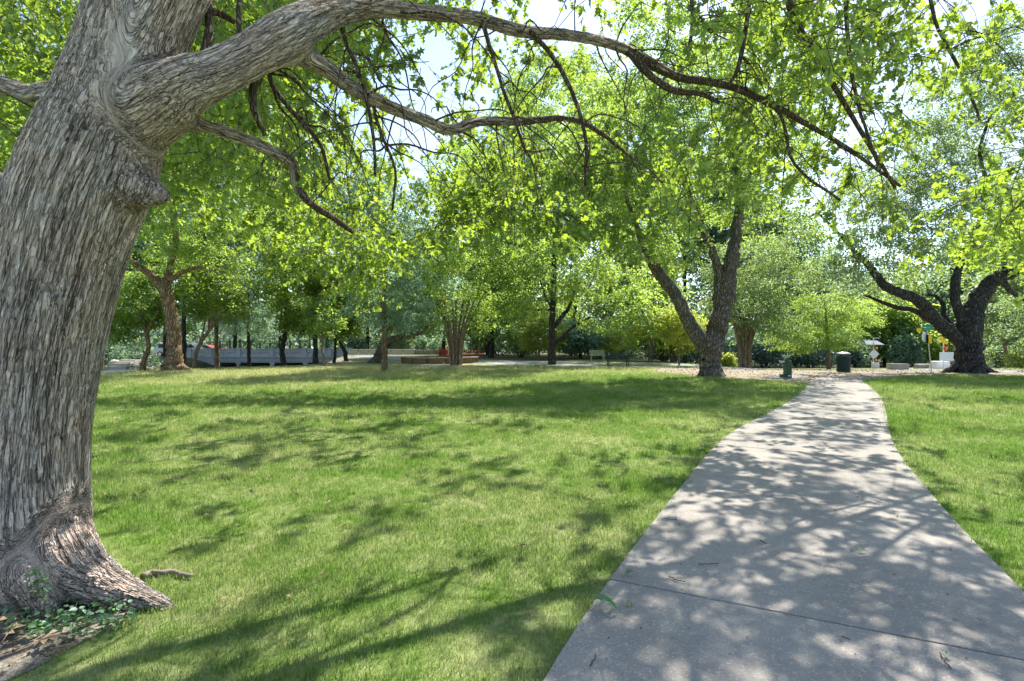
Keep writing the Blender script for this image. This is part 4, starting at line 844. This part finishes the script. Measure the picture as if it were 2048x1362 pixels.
# walls right of the bridge
YW = 60.0; mW = YW / F
cw = empty('panel_wall', ((764 - CX) * mW, YW, -.3), 'low cream wall of smooth panels running on from the bridge', 'wall')
for a, b in ((700, 717), (718, 738), (739, 760), (761, 782), (783, 806), (807, 829)):
    MB().box((((a + b) / 2 - CX) * mW, YW, .06), ((b - a) * mW - .02, .3, .84)).build('wall_panel', M_PALESTONE, cw, bevel=.02)
    MB().box((((a + b) / 2 - CX) * mW, YW, .53), ((b - a + .8) * mW, .4, .1)).build('coping', M_PALESTONE, cw)
sw = empty('stone_wall', ((863 - CX) * mW, YW - .5, -.3), 'rough grey stone masonry wall ending left of the orange fence', 'wall')
mb = MB(); z = -.35
for row in range(6):
    x = (830 - CX) * mW + (row % 2) * .15
    while x < (897 - CX) * mW - .1:
        w = min(random.uniform(.25, .5), (897 - CX) * mW - x); mb.box((x + w / 2, YW - .5 + random.uniform(-.03, .03), z + .08), (w - .025, .4, .13), jit=.012); x += w
    z += .145
tag(mb.build('masonry', M_STONE, sw), kind='stuff'); MB().box(((863.5 - CX) * mW, YW - .5, .06), (67 * mW, .3, .8)).build('mortar_core', M_SOIL, sw)
# curved low stone seat
ss_ = empty('stone_seat_wall', (*gnd(864, 731), 0), 'low curved brown stone seat wall with a pale slab before it', 'bench')
c0 = np.array(gnd(868, 728)); Rr = 3.0
for i in range(7):
    a0 = math.pi + (i + .03) / 7 * math.pi * .95 + .08; a1 = math.pi + (i + .97) / 7 * math.pi * .95 + .08
    def arc(rad, a): return (c0[0] + rad * math.cos(a) * 0.9 + .1, c0[1] + 2.2 + rad * math.sin(a) * .75)
    pts = [arc(Rr - .4, a0), arc(Rr, a0), arc(Rr, a1), arc(Rr - .4, a1)]
    pts = pts if sum((pts[k][0] * pts[(k + 1) % 4][1] - pts[(k + 1) % 4][0] * pts[k][1]) for k in range(4)) > 0 else pts[::-1]
    MB().slab(pts, -.05, .36).build('stone_block', M_BROWNSTONE, ss_, bevel=.02); 
    cp = [arc(Rr - .46, a0 - .01), arc(Rr + .06, a0 - .01), arc(Rr + .06, a1 + .01), arc(Rr - .46, a1 + .01)]
    cp = cp if sum((cp[k][0] * cp[(k + 1) % 4][1] - cp[(k + 1) % 4][0] * cp[k][1]) for k in range(4)) > 0 else cp[::-1]
    MB().slab(cp, .362, .44).build('seat_slab', M_STONE, ss_, bevel=.01)
sheet('stone_paving', [gnd(822, 735), gnd(905, 735.5), gnd(905, 730), (gnd(824, 730))], .02, M_ROAD, 'pale paving in front of the curved stone seat', n=1)
# ------------------------------------------------------------------ benches
def bench(px, py, wpx, mat, label, rz=0, scale=1, table=False):
    x, y = gnd(px, py); m = y / F; W_ = wpx * m; root = empty('park_bench', (x, y, gz1(x, y)), label, 'bench'); z0 = gz1(x, y)
    for i in range(4): MB().box((x, y + .28 + i * .012, z0 + .50 + i * .095), (W_, .025, .075)).build('back_slat', mat, root)
    for i in range(4): MB().box((x, y - .16 + i * .115, z0 + .43), (W_, .1, .03)).build('seat_slat', mat, root)
    for sx in (-1, 1):
        xx = x + sx * (W_ / 2 - .1)
        MB().rod((xx, y - .18, z0), (xx, y - .18, z0 + .62), .028).build('leg', mat, root); MB().rod((xx, y + .24, z0), (xx, y + .30, z0 + .86), .028).build('leg', mat, root)
        MB().box((xx, y + .04, z0 + .63), (.06, .5, .035)).build('armrest', mat, root); MB().box((xx, y + .04, z0 + .40), (.04, .46, .04)).build('seat_bracket', mat, root)
    return root
bench(1236, 733.5, 45, M_BLACKGREEN, 'dark green slatted park bench beside the pale walkway'); bench(1195, 722.5, 30, M_PALEGREEN, 'faded pale green bench behind the walkway, left of the dark one')
# litter bin
x, y = gnd(1687, 743.6); B_ = empty('litter_bin', (x, y, 0), 'dark green slatted litter bin with a domed lid beside the walkway', 'litter bin')
MB().lathe((x, y, .05), [(.235, 0), (.25, .0), (.25, .68), (.235, .68)], 24).build('liner', M_BLACK, B_, True)
mb = MB()
for i in range(26):
    a = i / 26 * 2 * math.pi; mb.box((x + .285 * math.cos(a), y + .285 * math.sin(a), .40), (.014, .045, .70), a)
tag(mb.build('slats', M_BLACKGREEN, B_), kind='stuff')
MB().lathe((x, y, .02), [(.30, 0), (.315, 0), (.315, .06), (.30, .06)], 28).build('base_ring', M_BLACKGREEN, B_, True); MB().lathe((x, y, .72), [(.295, 0), (.33, .01), (.33, .06), (.295, .07)], 28).build('top_ring', M_BLACKGREEN, B_, True)
for i in range(4):
    a = i / 4 * 2 * math.pi + .6; MB().rod((x + .29 * math.cos(a), y + .29 * math.sin(a), .78), (x + .27 * math.cos(a), y + .27 * math.sin(a), .90), .012).build('lid_post', M_BLACKGREEN, B_)
MB().lathe((x, y, .88), [(.31, 0), (.32, .015), (.25, .065), (.12, .1), (.02, .112)], 28).build('lid', M_SIGNBACK, B_, True)
# drinking fountain
x, y = gnd(1575, 756); B_ = empty('drinking_fountain', (x, y, 0), 'green two-level drinking fountain with a low step block, left of the path end', 'drinking fountain')
MB().box((x, y, .36), (.22, .30, .72)).build('pedestal', M_GREEN, B_, bevel=.015); MB().box((x - .19, y, .08), (.18, .26, .16)).build('step_block', M_GREEN, B_, bevel=.015)
MB().lathe((x - .06, y, .86), [(.05, -.14), (.10, -.02), (.15, .04), (.15, .07), (.04, .05)], 18).build('upper_bowl', M_PALEGREEN, B_, True); MB().box((x - .03, y, .80), (.13, .2, .18)).build('upper_column', M_GREEN, B_, bevel=.01)
MB().lathe((x - .21, y, .66), [(.04, -.06), (.12, .0), (.14, .04), (.04, .03)], 18).build('lower_bowl', M_STEEL, B_, True); MB().rod((x - .1, y, .66), (x - .34, y, .70), .018).build('arm', M_STEEL, B_)
MB().rod((x - .02, y, .90), (x - .02, y - .05, .99), .012).build('spout', M_STEEL, B_); MB().rod((x - .33, y, .66), (x - .33, y, .76), .012).build('spout', M_STEEL, B_); MB().box((x + .0, y - .153, .10), (.10, .006, .03)).build('plate', M_WHITE, B_)
sheet('fountain_pad', [gnd(1535, 757.5), gnd(1620, 757.5), gnd(1615, 752), gnd(1540, 752)], .02, M_ROAD, 'small concrete pad under the drinking fountain', n=1)
# flashing beacon post seen from behind
def pole(x, y, z0, z1, mat, root, r=.03): return MB().rod((x, y, z0), (x, y, z1), r, 10).build('post', mat, root)
Y = 44.0; m = Y / F; x = (1747 - CX) * m; z0 = gz1(x, Y); B_ = empty('beacon_sign', (x, Y, z0), 'flashing beacon post with diamond sign back, two amber lamps and solar panel', 'sign')
pole(x, Y, z0, H - (676 - CY) * m, M_WHITE, B_, .045); q = lambda py: H - (py - CY) * m
MB().add([(x - .75, Y - .25, q(690)), (x + .72, Y - .25, q(690)), (x + .5, Y + .35, q(682)), (x - .55, Y + .35, q(682)), (x - .75, Y - .25, q(690) + .04), (x + .72, Y - .25, q(690) + .04), (x + .5, Y + .35, q(682) + .04), (x - .55, Y + .35, q(682) + .04)], [(3, 2, 1, 0), (4, 5, 6, 7), (0, 1, 5, 4), (1, 2, 6, 5), (2, 3, 7, 6), (3, 0, 4, 7)]).build('solar_panel', M_SOLAR, B_)
d = 10.3 * m; MB().prism([(x, q(708) - d), (x + d, q(708)), (x, q(708) + d), (x - d, q(708))], Y - .09, Y - .075).build('diamond_sign', M_SIGNBACK, B_)
for py, dx in ((696, 3.5), (720, 2.5)):
    MB().lathe((x + dx * m, Y - .12, q(py)), [(.16, 0), (.16, .02)], 20, (0, -1, 0)).build('lamp_housing', M_BLACK, B_); MB().lathe((x + dx * m, Y - .14, q(py)), [(.115, 0), (.10, .04), (.04, .07)], 18, (0, -1, 0)).build('amber_lamp', M_AMBER, B_, True)
MB().box((x + 1 * m, Y - .16, q(730.5)), (13.5 * m, .2, 11 * m)).build('control_box', M_WHITE, B_, bevel=.02); MB().box((x + .2, Y, q(676)), (.5, .12, .05)).build('cap', M_SIGNBACK, B_)
# street name sign
Y = 26.0; m = Y / F; q = lambda py: H - (py - CY) * m; x0 = (1864 - CX) * m; x1 = (1853 - CX) * m; B_ = empty('street_sign', (x0, Y, 0), 'leaning post with green street name blade and small yellow plates', 'sign')
MB().rod((x0, Y, -.2), (x1, Y, q(648)), .025, 8).build('post', M_STEEL, B_)
MB().box((x1 + .02, Y - .05, q(652)), (21 * m, .02, 4.6 * m)).build('name_blade', M_SIGNGREEN, B_); MB().box((x1 + .02, Y - .05, q(658)), (24 * m, .02, 5.4 * m)).build('name_blade', M_SIGNGREEN, B_)
MB().box((x1 + .02, Y - .065, q(658)), (15 * m, .006, .7 * m)).build('blade_lettering_stripe', M_PALEGREEN, B_)
MB().box(((1837 - CX) * m, Y - .03, q(660)), (8.5 * m, .02, 7.5 * m)).build('yellow_plate', M_YELLOW, B_); MB().rod(((1837 - CX) * m, Y, q(658)), (x1, Y, q(657)), .01).build('bracket', M_STEEL, B_)
MB().box(((1858 - CX) * m, Y - .07, q(678)), (7.5 * m, .02, 17.5 * m), .25).build('yellow_marker', M_YELLOW, B_); MB().box(((1854 - CX) * m, Y - .02, q(678)), (2.4 * m, .05, 17.5 * m)).build('marker_edge', M_BLACK, B_)
MB().prism([((1853 - CX) * m + 8.5 * m * math.cos(a), q(674) + 11 * m * math.sin(a)) for a in [math.pi / 8 + i * math.pi / 4 for i in range(8)]], Y + .04, Y + .055).build('octagon_sign_back', M_SIGNBACK, B_)
# yellow diamond sign and others behind the live oak
Y = 36.0; m = Y / F; q = lambda py: H - (py - CY) * m; x = (1887 - CX) * m; z0 = gz1(x, Y); B_ = empty('warning_sign', (x, Y, z0), 'tilted yellow warning sign with amber lamp and white board, half behind the live oak', 'sign')
pole(x, Y, z0 - .2, q(678), M_WHITE, B_, .04)
cx, cz = (1884 - CX) * m, q(681); pts = [(-11, 3.5), (-6, 8), (10, -1), (11, -5), (7, -8), (-8, 0)]; MB().prism([(cx + a * m, cz + b * m) for a, b in pts], Y - .09, Y - .07).build('yellow_sign', M_YELLOW, B_)
MB().lathe(((1889 - CX) * m, Y - .1, q(697)), [(.15, 0), (.15, .03)], 18, (0, -1, 0)).build('lamp_housing', M_ORANGE, B_); MB().lathe(((1890 - CX) * m, Y - .14, q(696)), [(.09, 0), (.03, .05)], 16, (0, -1, 0)).build('amber_lamp', M_AMBER, B_)
MB().box(((1892 - CX) * m, Y - .09, q(713)), (30 * m, .03, 17 * m)).build('white_board', M_WHITE, B_, bevel=.01)
o = MB().box(((1894 - CX) * m, Y + .6, (q(723) + z0) / 2), (30 * m, .7, q(723) - z0), taper=.86).build('utility_cabinet', M_WHITE, bevel=.03); tag(o, 'white tapered roadside cabinet beside the live oak trunk', 'cabinet')
# low kerb walls by the road
for a, b, Y, lab in ((1778, 1814, 31, 'short low grey stone kerb wall right of the beacon post'), (1830, 1872, 41, 'low distant kerb wall behind the street name sign')):
    xa, xb = (a - CX) / F * Y, (b - CX) / F * Y; z0 = gz1((xa + xb) / 2, Y)
    o = MB().box(((xa + xb) / 2, Y, z0 + .15), (xb - xa, .5, .42), rz=.12, jit=.03).build('kerb_wall', M_STONE, bevel=.03); tag(o, lab, 'low wall')
o = sheet('side_road', [gnd(1700, 741.5), (26, 34), (33, 46), (44, 60), (60, 60), (46, 44), (40, 36), (60, 33), (60, 29.0), gnd(2200, 741.5)], .01, M_ROAD, 'pale road going away at the right')[0]
# orange plastic safety fence
Y = 52.0; m = Y / F; B_ = empty('safety_fence', ((920 - CX) * m, Y, 0), 'torn orange-red plastic mesh fence behind the crape myrtle', 'fence')
def mesh_net(pa, pb, za, zb2, nx_, nz_):
    mb = MB(); xs = [((pa + (pb - pa) * i / nx_) - CX) * m for i in range(nx_ + 1)]
    zt_ = lambda i: zb2 + .12 * math.sin(i * .9) + .05 * math.sin(i * 2.3)
    for i in range(nx_ + 1): mb.box((xs[i], Y + .1 * math.sin(i), (za + zt_(i)) / 2), (.03, .02, zt_(i) - za))
    for j in range(nz_ + 1):
        for i in range(nx_):
            z1 = za + (zt_(i) - za) * j / nz_; z2 = za + (zt_(i + 1) - za) * j / nz_
            mb.rod((xs[i], Y + .1 * math.sin(i), z1), (xs[i + 1], Y + .1 * math.sin(i + 1), z2), .022, 4)
    return mb
tag(mesh_net(878, 902, 0, .75, 13, 8).build('net', M_ORANGE, B_), kind='stuff'); tag(mesh_net(925, 968, 0, .55, 22, 6).build('net', M_ORANGE, B_), kind='stuff')
for px in (878, 890, 902, 925, 940, 955, 968): MB().rod(((px - CX) * m, Y + .1, -.1), ((px - CX) * m, Y + .1, .95), .025).build('stake', M_RED, B_)
# iron fence behind the bridge
Y = 70.0; m = Y / F; B_ = empty('iron_fence', ((530 - CX) * m, Y, -.4), 'black iron railing on the far side of the bridge', 'fence'); mb = MB()
z0 = H - (700 - CY) * m; z1 = H - (682 - CY) * m
for i in range(90): xx = (440 + i * 2.0 - CX) * m; mb.box((xx, Y, (z0 + z1) / 2), (.03, .03, z1 - z0))
tag(mb.build('pickets', M_BLACK, B_), kind='stuff')
for px in range(440, 630, 20): MB().box(((px - CX) * m, Y, (z0 + z1) / 2 - .2), (.12, .12, z1 - z0 + .6)).build('post', M_BLACK, B_)
for z in (z1 - .1, z0 + .15): MB().box(((530 - CX) * m, Y + .03, z), (180 * m, .04, .05)).build('rail', M_BLACK, B_)
# cars on the bridge road
def car(px, Y, L_, mat, label, kind='suv', rz=0):
    m = Y / F; x = (px - CX) * m; z0 = bz_(716) - .02; root = empty('parked_car', (x, Y, z0), label, 'car', 'cars beyond the bridge'); h = 1.72 if kind == 'suv' else 1.45; w = .9
    side = [(-L_ / 2, .35), (L_ / 2, .35), (L_ / 2, .85), (L_ / 2 - .15, .98), (L_ / 2 - 1.15, 1.05), (-L_ / 2 + .1, 1.08), (-L_ / 2, .95)]
    MB().prism([(x + a, z0 + b) for a, b in side], Y - w, Y + w).build('body', mat, root, bevel=.06)
    cab = [(-L_ / 2 + .15, 1.06), (L_ / 2 - 1.2, 1.04), (L_ / 2 - 1.9, h - .06), (L_ / 2 - 2.2, h), (-L_ / 2 + .55, h), (-L_ / 2 + .3, h - .1)]
    MB().prism([(x + a, z0 + b) for a, b in cab], Y - w + .1, Y + w - .1).build('cabin', mat, root, bevel=.05)
    for a, b in ((-L_ / 2 + .55, -.15), (-.1, L_ / 2 - 1.75)):
        MB().prism([(x + a, z0 + 1.12), (x + b + .25, z0 + 1.12), (x + b - .1, z0 + h - .14), (x + a + .08, z0 + h - .14)], Y - w + .085, Y - w + .11).build('window', M_GLASS, root)
    for s1 in (-1, 1):
        for s2 in (-1, 1):
            wh = MB().lathe((x + s1 * (L_ / 2 - .85), Y + s2 * (w - .08), z0 + .34), [(.34, -.11), (.34, .11)], 20, (0, 1, 0)).build('wheel', M_RUBBER, root); MB().lathe((x + s1 * (L_ / 2 - .85), Y + s2 * (w - .08), z0 + .34), [(.2, -.125), (.2, .125)], 14, (0, 1, 0)).build('rim', M_STEEL, root)
    MB().box((x + L_ / 2 + .0, Y - .6, z0 + .78), (.04, .3, .14)).build('headlight', M_WHITE, root); MB().box((x + L_ / 2 + .0, Y + .6, z0 + .78), (.04, .3, .14)).build('headlight', M_WHITE, root)
car(386, 66.5, 4.3, M_WHITE, 'white car with dark windows behind the left end of the parapet'); car(352, 68.5, 4.6, M_WHITE, 'white car mostly hidden behind the sunlit brown oak')
car(420, 71, 3.9, M_RED, 'red car glimpsed behind the parapet left of the cypress', 'low')
sheet('bridge_road', [(-75, 63), (-18, 63), (20, 68), (60, 72), (60, 78), (-75, 73)], 0, M_ASPH, 'asphalt road over the bridge and behind the wall', n=1)
for v in bpy.data.objects['bridge_road'].data.vertices: v.co.z = bz_(716) - .02 if v.co.x < -17 else .01 + gz1(v.co.x, v.co.y)

# ------------------------------------------------------------------ things on the ground nearby
def ground_leaf(px, py, size, rot, mat, label, name='fallen_leaf', z=.03, group=None, curl=.22, tilt=.18):
    x, y = gnd(px, py); v, f = oak_template(); v = v.copy(); v[:, 2] = -curl * np.abs(v[:, 0]) ** 1.3 * .8 + .18 * np.sin(v[:, 1] * 3)
    o = bpy.data.objects.new(name, None); me = bpy.data.meshes.new(name); me.from_pydata([tuple(p * size) for p in v], [], f); me.materials.append(mat)
    a = me.attributes.new('tint', 'FLOAT', 'FACE'); a.data.foreach_set('value', [.6, .35]); o = bpy.data.objects.new(name, me); COL.objects.link(o); o.location = (x, y, z + size * .12); o.rotation_euler = (random.uniform(-tilt, tilt), random.uniform(-tilt, tilt), math.radians(rot))
    st_ = bpy.data.meshes.new('leaf_stalk'); mb = MB().rod((0, 0, 0), (.01, -size * .35, -size * .05), .0018, 5); q_ = mb.build('stalk', mat); q_.parent = o; return tag(o, label, 'leaf', group)
FL = leaf_mat('fallen_green_leaf', (.05, .13, .03), (.18, .32, .12), (.3, .5, .15), .08)
ground_leaf(1238, 1240, .19, 48, FL, 'large lobed green oak leaf lying on the left edge of the path'); ground_leaf(1250, 1160, .07, -70, FL, 'smaller green leaf on the path edge at the joint')
ground_leaf(1732, 1112, .07, 80, FL, 'flat green leaf in the middle of the path'); ground_leaf(1612, 1000, .08, 20, FL, 'curled dark leaf upright farther up the path'); ground_leaf(1975, 1262, .05, 30, M_DEAD, 'small brown leaf near the right path edge'); ground_leaf(1890, 1318, .055, 150, FL, 'small green leaf on a twig near the bottom joint')
for px, py, s, r, lb in ((30, 1262, .17, 60, 'broad tan oak leaf against the trunk base'), (55, 1243, .14, 20, 'tan oak leaf tucked highest beside the trunk'), (60, 1262 - 5 + 50, .15, -60, 'pointed brown oak leaf on the dark soil'), (10, 1290, .15, 10, 'curled brown leaf at the left photo edge'), (205, 1256, .13, -80, 'pale tan oak leaf lying in the ivy edge'), (165, 1258, .05, 30, 'small orange leaf left of the pale tan leaf'), (238, 1232, .08, 0, 'round pinkish dead leaf between ivy and root')):
    ground_leaf(px, py, s, r, M_DEAD, lb, z=.02)
x, y = gnd(1258, 1219); A_ = empty('acorn', (x, y, .02), 'green-brown acorn beside the large leaf on the path', 'acorn')
MB().lathe((x, y, .034), [(.002, -.022), (.010, -.018), (.0135, -.004), (.013, .008)], 14, (.5, .6, .5)).build('nut', M_ACORN, A_, True); MB().lathe((x, y, .034), [(.0145, .004), (.0155, .010), (.011, .017), (.003, .02)], 14, (.5, .6, .5)).build('cap', M_DEAD, A_, True)
def twig(pts, r, label, name='twig', cat='twig', z=.03, mat=None, group=None):
    P = [(*gnd(a, b), z + random.uniform(0, .006)) for a, b in pts]; S = Skel(); S.limb(P, [r * (1 - .4 * i / len(P)) for i in range(len(P))], 4, wob=.002); return tag(link(name, S.mesh(name, 6), mat or M_TWIG), label, cat, group)
twig([(1338, 1162), (1352, 1170), (1370, 1174)], .004, 'dark bent twig just right of the joint start'); twig([(1683, 1285), (1690, 1287), (1700, 1291)], .0035, 'short twig on the bright patch below the lower joint')
twig([(1396, 1138), (1415, 1137), (1437, 1137)], .003, 'straight thin twig lying level on the path'); twig([(1520, 1088), (1533, 1098)], .004, 'short thick twig in the shade mid-path'); twig([(1880, 1318), (1890, 1335), (1904, 1352)], .003, 'thin twig crossing the bottom joint at the right'); twig([(1180, 1345), (1186, 1335), (1191, 1325)], .0035, 'short dark twig near the bottom left path edge'); twig([(1328, 1045), (1350, 1048), (1352, 1042)], .003, 'thin twig near the left path edge farther up')
x0, y0 = gnd(296, 1150)
twig([(285, 1160), (302, 1151), (322, 1153), (345, 1149), (362, 1156), (386, 1158)], .021, 'weathered fallen branch lying behind the large root', 'fallen_branch', 'branch', .02, plain('weathered_wood', (.20, .165, .135), .3, 14, .9))
# crumbs and leaf litter on the path
def scatter(n, region, size, mat, name, label, z=.024, templ=None):
    P = []; 
    while len(P) < n:
        t = rng.uniform(0, 1) ** 1.6; i = min(int(t * (len(LR) - 1)), len(LR) - 2); a = rng.uniform(0, 1); p = LR[i] * (1 - a) + RR[i] * a + rng.uniform(-.06, .06, 2); P.append((p[0], p[1], z))
    P = np.array(P); m = len(P); V, l_, st, tt, ti = stamp(templ or (np.array([(0, 0, 0), (.4, .3, .25), (.1, 1, .1), (-.4, .5, .3)]), [[0, 1, 2, 3]]), P, unit(rng.standard_normal((m, 3)) * np.array([1, 1, .1])), unit(rng.standard_normal((m, 3)) * .35 + np.array([0, 0, 1])), size * rng.uniform(.4, 1.5, m) ** 1.5, rng.uniform(0, 1, m))
    tag(link(name, np_mesh(name, V, l_, st, tt, ti), mat), label, kind='stuff')
scatter(650, None, .014, M_DEAD, 'leaf_litter', 'crumbs of dead leaf and grit scattered over the path'); scatter(420, None, .009, M_TWIG, 'path_grit', 'dark specks and bits of twig on the path')
P = np.column_stack([rng.uniform(6, 34, 9000), rng.uniform(19, 30, 9000), np.full(9000, .02)]); P = P[inside(DIRT1, P[:, 0], P[:, 1])]; P[:, 2] += gz(P[:, 0], P[:, 1]); m = len(P)
V, l_, st, tt, ti = stamp(rhomb_template(.6), P, unit(rng.standard_normal((m, 3)) * np.array([1, 1, .15])), unit(rng.standard_normal((m, 3)) * .4 + np.array([0, 0, 1])), .085 * rng.uniform(.3, 1.4, m), rng.uniform(0, 1, m))
tag(link('fallen_leaves', np_mesh('fallen_leaves', V, l_, st, tt, ti), M_DEAD), 'dry leaves littering the bare dirt by the path end', kind='stuff')
P = np.column_stack([rng.uniform(-9, 14, 900), rng.uniform(2.4, 22, 900), np.full(900, .045)]); P = P[~inside(PATHPOLY, P[:, 0], P[:, 1])]; m = len(P)
V, l_, st, tt, ti = stamp(oak_template(), P, unit(rng.standard_normal((m, 3)) * np.array([1, 1, .15])), unit(rng.standard_normal((m, 3)) * .4 + np.array([0, 0, 1])), .05 * rng.uniform(.3, 1.4, m), rng.uniform(0, 1, m))
tag(link('lawn_litter', np_mesh('lawn_litter', V, l_, st, tt, ti), M_DEAD), 'small dead leaves caught in the lawn', kind='stuff')
# ivy patch
n = 400; pts = []
while len(pts) < n:
    u = rng.uniform(0, 1, 2); px, py = 5 + 260 * u[0], 1185 + 85 * u[1]
    if abs(py - (1262 - .12 * px)) > 34 - .03 * px + 6 * math.sin(px * .09): continue
    if rng.uniform() < .25 and px < 130: continue
    x, y = gnd(px, py + 15); pts.append((x, y, rng.uniform(.015, .10)))
IV = (np.array([(0, 0, 0), (.38, .3, .05), (.30, .72, .03), (0, 1.1, -.1), (-.30, .72, .03), (-.38, .3, .05)]), [[0, 1, 2, 3], [3, 4, 5, 0]])
extra_ = [at(75 + rng.uniform(-22, 22), 1195 - k * 1.0, 2.95) for k in range(60) if k < 55]
P = np.vstack([np.array(pts), np.array(extra_)]); m = len(P)
V, l_, st, tt, ti = stamp(IV, P, unit(rng.standard_normal((m, 3)) * np.array([1, 1, .4])), unit(rng.standard_normal((m, 3)) * .55 + np.array([0, -.2, 1])), .028 * rng.uniform(.5, 1.4, m), rng.uniform(0, 1, m))
tag(link('ground_ivy', np_mesh('ground_ivy', V, l_, st, tt, ti), leaf_mat('ivy_leaf', (.04, .12, .04), (.14, .28, .10), (.25, .5, .14), .06)), 'small-leaved green ground cover at the foot of the big oak', kind='stuff')
V = []; P = np.column_stack([rng.uniform(-3.2, -2.1, 500), rng.uniform(2.5, 3.2, 500), np.full(500, .015)]); P = P[inside(SOILP, P[:, 0], P[:, 1])]; m = len(P)
V, l_, st, tt, ti = stamp(rhomb_template(.35), P, unit(rng.standard_normal((m, 3)) * np.array([1, 1, .2])), unit(rng.standard_normal((m, 3)) * .5 + np.array([0, 0, 1])), .035 * rng.uniform(.3, 1.6, m), rng.uniform(0, 1, m))
tag(link('soil_litter', np_mesh('soil_litter', V, l_, st, tt, ti), M_DEAD), 'bits of dead leaf on the bare soil', kind='stuff')

# ------------------------------------------------------------------ lawn grass (instanced tufts, one mass)
def tuft(seed, n, h, w, spread):
    r = np.random.default_rng(seed); O_ = np.column_stack([r.uniform(-spread, spread, n), r.uniform(-spread, spread, n), np.zeros(n)])
    a = r.uniform(0, 2 * np.pi, n); lean = r.uniform(.1, 1.1, n); D = unit(np.column_stack([np.cos(a) * lean, np.sin(a) * lean, np.ones(n)])); N = np.column_stack([-np.sin(a + 1), np.cos(a + 1), np.zeros(n)])
    V, l_, st, tt, ti = stamp((np.array([(-.5 * w, 0, 0), (.5 * w, 0, 0), (.32 * w, .6, .1), (0, 1, .28)]), [[0, 1, 2, 3]]), O_, D, N, h * r.uniform(.5, 1.25, n), r.uniform(0, 1, n))
    return np_mesh('grass_tuft', V, l_, st, tt, ti)
G_MAT = grass_mat(); tufts = []
for k in range(3):
    m_ = tuft(k, 26, .042, .085, .055); m_.materials.append(G_MAT); tufts.append(bpy.data.objects.new('grass_tuft', m_))
def lawn_points():
    out_ = []
    for y0, y1, sp, sc_ in ((1.9, 4, .046, .8), (4, 6.5, .06, .95), (6.5, 10, .085, 1.15), (10, 16, .13, 1.6), (16, 24, .19, 2.1), (24, 31, .26, 2.6)):
        xm = y1 * 1.02 + 1; X, Y = np.meshgrid(np.arange(-xm, xm, sp), np.arange(y0, y1, sp)); X = X.ravel() + rng.uniform(-.6, .6, X.size) * sp; Y = Y.ravel() + rng.uniform(-.6, .6, Y.size) * sp
        k = np.abs(X) < Y * .99 + .6; X, Y = X[k], Y[k]
        out_.append(np.column_stack([X, Y, np.full(len(X), sc_)]))
    P = np.vstack(out_); x, y = P[:, 0], P[:, 1]
    keep = ~inside(PATHPOLY, x + rng.normal(0, .022, len(x)), y + rng.normal(0, .022, len(x))) & ~inside(DIRT1, x, y) & ~inside(ROADP, x, y) & ~inside(SOILP, x, y) & (np.hypot(x + 3.05, y - 3.4) > .52) & (bank_dist(x, y) < .3)
    # ragged transition round soil
    ds = np.min(np.hypot(x[:, None] - SOILP[None, ::3, 0], y[:, None] - SOILP[None, ::3, 1]), 1) if False else None
    P = P[keep]; z = gz(P[:, 0], P[:, 1]); return P, z
LP_, LZ = lawn_points(); n = len(LP_)
gm = bpy.data.meshes.new('grass'); gm.vertices.add(n); gm.vertices.foreach_set('co', np.column_stack([LP_[:, 0], LP_[:, 1], LZ]).astype(np.float32).ravel())
for nm, val in (('scl', LP_[:, 2] * rng.uniform(.7, 1.25, n) * (1 + .22 * np.sin(LP_[:, 0] * 2.1 + 1.7 * np.sin(LP_[:, 1] * 1.3)) * np.sin(LP_[:, 1] * 2.7 + LP_[:, 0]))), ('rot', rng.uniform(0, 6.283, n)), ('var', rng.integers(0, 3, n).astype(float))):
    a = gm.attributes.new(nm, 'FLOAT', 'POINT'); a.data.foreach_set('value', val.astype(np.float32))
go = link('grass', gm, G_MAT); tag(go, 'short mown lawn grass, green with straw-coloured patches', 'grass', kind='stuff')
ng = bpy.data.node_groups.new('grass_scatter', 'GeometryNodeTree'); ng.interface.new_socket('Geometry', in_out='INPUT', socket_type='NodeSocketGeometry'); ng.interface.new_socket('Geometry', in_out='OUTPUT', socket_type='NodeSocketGeometry')
gi = ng.nodes.new('NodeGroupInput'); gout = ng.nodes.new('NodeGroupOutput'); jn = ng.nodes.new('GeometryNodeJoinGeometry')
def named(nm):
    x = ng.nodes.new('GeometryNodeInputNamedAttribute'); x.data_type = 'FLOAT'; x.inputs['Name'].default_value = nm; return x.outputs[0]
for k in range(3):
    oi = ng.nodes.new('GeometryNodeObjectInfo'); oi.inputs['Object'].default_value = tufts[k]; oi.inputs['As Instance'].default_value = True
    ip = ng.nodes.new('GeometryNodeInstanceOnPoints'); cmp_ = ng.nodes.new('FunctionNodeCompare'); cmp_.data_type = 'FLOAT'; cmp_.operation = 'EQUAL'; cmp_.inputs['Epsilon'].default_value = .3
    ng.links.new(named('var'), cmp_.inputs[0]); cmp_.inputs[1].default_value = k; ng.links.new(cmp_.outputs[0], ip.inputs['Selection'])
    cx_ = ng.nodes.new('ShaderNodeCombineXYZ'); ng.links.new(named('rot'), cx_.inputs[2]); ng.links.new(cx_.outputs[0], ip.inputs['Rotation']); ng.links.new(named('scl'), ip.inputs['Scale'])
    ng.links.new(gi.outputs[0], ip.inputs['Points']); ng.links.new(oi.outputs['Geometry'], ip.inputs['Instance']); ng.links.new(ip.outputs[0], jn.inputs[0])
ng.links.new(jn.outputs[0], gout.inputs[0])
md = go.modifiers.new('scatter', 'NODES'); md.node_group = ng
print('GRASS POINTS', n, 'TRIS', sum(sum(p_.loop_total - 2 for p_ in []) for _ in [0]))
